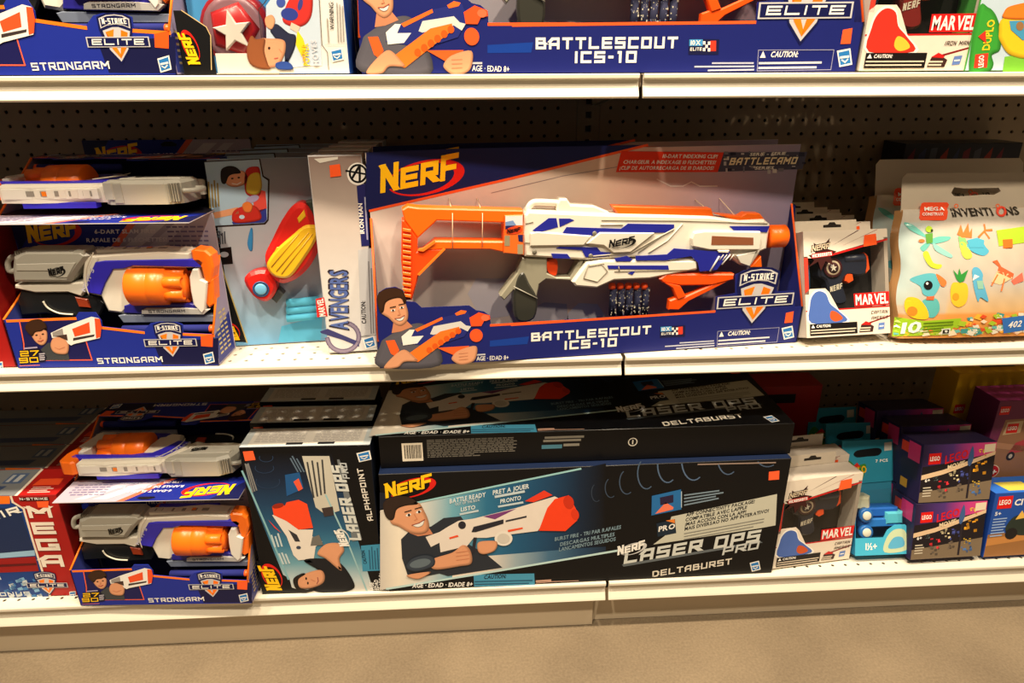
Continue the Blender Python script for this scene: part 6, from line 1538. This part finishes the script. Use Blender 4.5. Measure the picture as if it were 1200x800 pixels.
def reds(mb, a, w, h):
    mb.poly([(.6, .5), (w - .6, .5), (w - .6, h * .55), (.6, h * .55)], (60, 40, 40), a.z(1)); lettering(mb, 'LEGO', (.6, h * .7), (2.4, h * .7), .6, WHT, a.z(2)); mb.poly([(2.2, h * .85), (w - 2.2, h * .85), (w - 2.2, h * .93), (2.2, h * .93)], (20, 12, 12), a.z(2))
plain_box('boxed_game', Fr((55.4, -3.6, ZB), 0), 7.0, 10.6, 2.6, (150, 30, 28), (120, 24, 22), (150, 34, 30), 'dark red box at the back of the bottom shelf above the pistol boxes', 'toy box', reds)

# ---- hanging-header toy car boxes (duplo)
DU = Fr((61.95, -13.0, ZB + .66), 0, 19)
duw = 4.2
du = thing('toy_car_box', DU, 'small blue box with a blue toy car and flowered header, bottom shelf', 'toy box', 'toy car boxes')
@part('body', du)
def dbx(mb):
    mb.box(0, duw, 0, 8.5, -2.0, -1.95, (50, 130, 160)); mb.box(0, .05, 0, 4.6, -1.95, -.04, (40, 130, 180)); mb.box(duw - .05, duw, 0, 4.6, -1.95, -.04, (40, 130, 180)); mb.box(0, duw, 0, .05, -1.95, -.04, (40, 130, 180))
    mb.prism([(0, 0), (duw, 0), (duw, 2.0), (3.9, 2.3), (3.1, 2.3), (2.5, 1.9), (2.2, 1.35), (0, 1.35)], -.04, 0, (70, 176, 210))
    mb.prism([(0, 5.0), (duw, 5.2), (duw, 8.5), (0, 8.5)], -1.94, -1.86, (44, 140, 170))
@part('header_print', dbx)
def _(mb):
    z = -1.85
    mb.poly(catmull([(.1, 5.3), (-.0, 6.2), (.5, 6.9), (1.1, 6.5), (1.9, 6.6), (1.8, 5.8), (1.5, 5.2), (.8, 5.0)], 4), (60, 130, 50), z)
    lettering(mb, 'DUPLO', (.3, 5.7), (2.0, 5.95), .55, (236, 180, 30), z + .01, bold=True); mb.poly([(.7, 6.3), (1.2, 6.75), (1.5, 6.35)], (200, 40, 30), z + .006)
    mb.poly(catmull([(.9, 7.4), (1.2, 7.7), (2.0, 7.8), (2.9, 7.85), (3.2, 7.6), (2.9, 7.25), (2.0, 7.2), (1.2, 7.15)], 3), (16, 20, 24), z)
    mb.poly([(3.4, 7.6), (4.0, 7.65), (4.0, 8.3), (3.4, 8.25)], (206, 206, 196), z); lettering(mb, '7 PCS', (2.7, 6.7), (3.7, 6.75), .22, WHT, z)
@part('front_print', dbx)
def _(mb):
    lettering(mb, '1½+', (.8, .45), (1.7, .45), .5, WHT, .008, bold=True)
    mb.poly(catmull([(2.3, .2), (2.4, 1.2), (3.0, 1.9), (3.8, 1.9), (4.1, 1.2), (4.0, .3)], 4), (190, 206, 170), .008); mb.poly(catmull([(2.6, .5), (3.0, 1.3), (3.7, 1.3), (3.8, .6)], 4), (90, 170, 206), .014)
@part('toy_car', du, PLASTIC)
def tc(mb):
    mb.box(.7, 3.9, 2.0, 2.7, -1.7, -.4, (40, 120, 206), .1); mb.box(1.0, 3.7, 2.8, 3.5, -1.7, -.5, (30, 100, 196), .1); mb.box(2.6, 4.0, 2.2, 3.2, -1.6, -.3, (90, 196, 220), .15); mb.box(.3, 1.6, 3.3, 4.4, -1.7, -.6, (206, 206, 180), .2)
for (x, y) in ((.95, 1.75), (.95, 3.05)):
    @part('wheel', du, PLASTIC)
    def _(mb): mb.lathe([(0, .55), (.35, .55), (.42, .48)], (x, y, -.5), 'n', (40, 110, 190), 20); mb.lathe([(0, .34), (.46, .34), (.5, .28)], (x, y, -.5), 'n', (206, 206, 190), 18)
@part('window', du, CLEAR)
def _(mb): mb.poly([(.03, 1.35), (duw - .03, 1.35), (duw - .03, 5.2), (.03, 5.0)], (255, 255, 255), -.06)
clone(du, Fr((61.9, -10.2, ZB + .62), 0, 17), 'blue toy car box in shade, second from the front, its header hole dark', 'toy car boxes')
clone(du, Fr((61.7, -7.4, ZB + .6), 0, 16), 'blue toy car box in deep shade, rearmost of the three', 'toy car boxes')
# ---- green box on the top shelf
def duplo(mb, a, w, h):
    a.at(990, 0, 5.714)
    a.p([(830, 480), (895, 60), (960, 50), (1010, 100), (1040, 200), (1040, 330), (985, 370), (995, 430), (960, 480)], (60, 160, 56), 2, True)
    a.p([(1055, 483), (1070, 380), (1260, 350), (1260, 483)], (120, 190, 60), 2)
    a.t('DUPLO', (965, 335), (1005, 130), 50, (240, 206, 40), 4, bold=True); a.p([(890, 245), (940, 205), (945, 290)], (206, 50, 40), 5)
    a.p([(872, 365), (960, 355), (950, 452), (862, 455)], (226, 60, 40), 4); a.t('LEGO', (925, 448), (930, 366), 34, WHT, 5, bold=True)
    a.p([(1060, 120), (1260, 100), (1260, 370), (1110, 370), (1040, 280), (1030, 220)], (244, 200, 40), 3, True); a.p([(1065, 80), (1110, 40), (1260, 20), (1260, 120), (1070, 125)], (244, 130, 40), 4, True)
    a.p([(1100, 140), (1260, 135), (1260, 250), (1190, 270), (1110, 200)], (70, 150, 190), 5); a.el(1170, 175, 26, 30, (150, 110, 70), 6)
DTF = Fr((60.95, -14.2, ZT), 0)
dg = plain_box('brick_set_box', DTF, 9.0, 11.0, 3.5, (186, 206, 220), (70, 150, 66), (90, 170, 90), 'green and pale blue brick box at the right end of the top shelf', 'toy box', duplo)
for i in range(2): clone(dg, Fr((61.0 + .05 * i, -10.5 + i * 4, ZT), 0), 'unseen green brick box added behind on the top shelf to block light', 'unseen rear green boxes added to block light')  # rear boxes nobody sees, added to shield the deck holes from the lamps
for i in range(3): clone(dg, Fr((70.2, -14.2 + i * 4, ZT), 0), 'unseen green brick box added beyond the right edge to block light', 'unseen outer green boxes added to block light')  # out of view, added to block light through the deck's right end
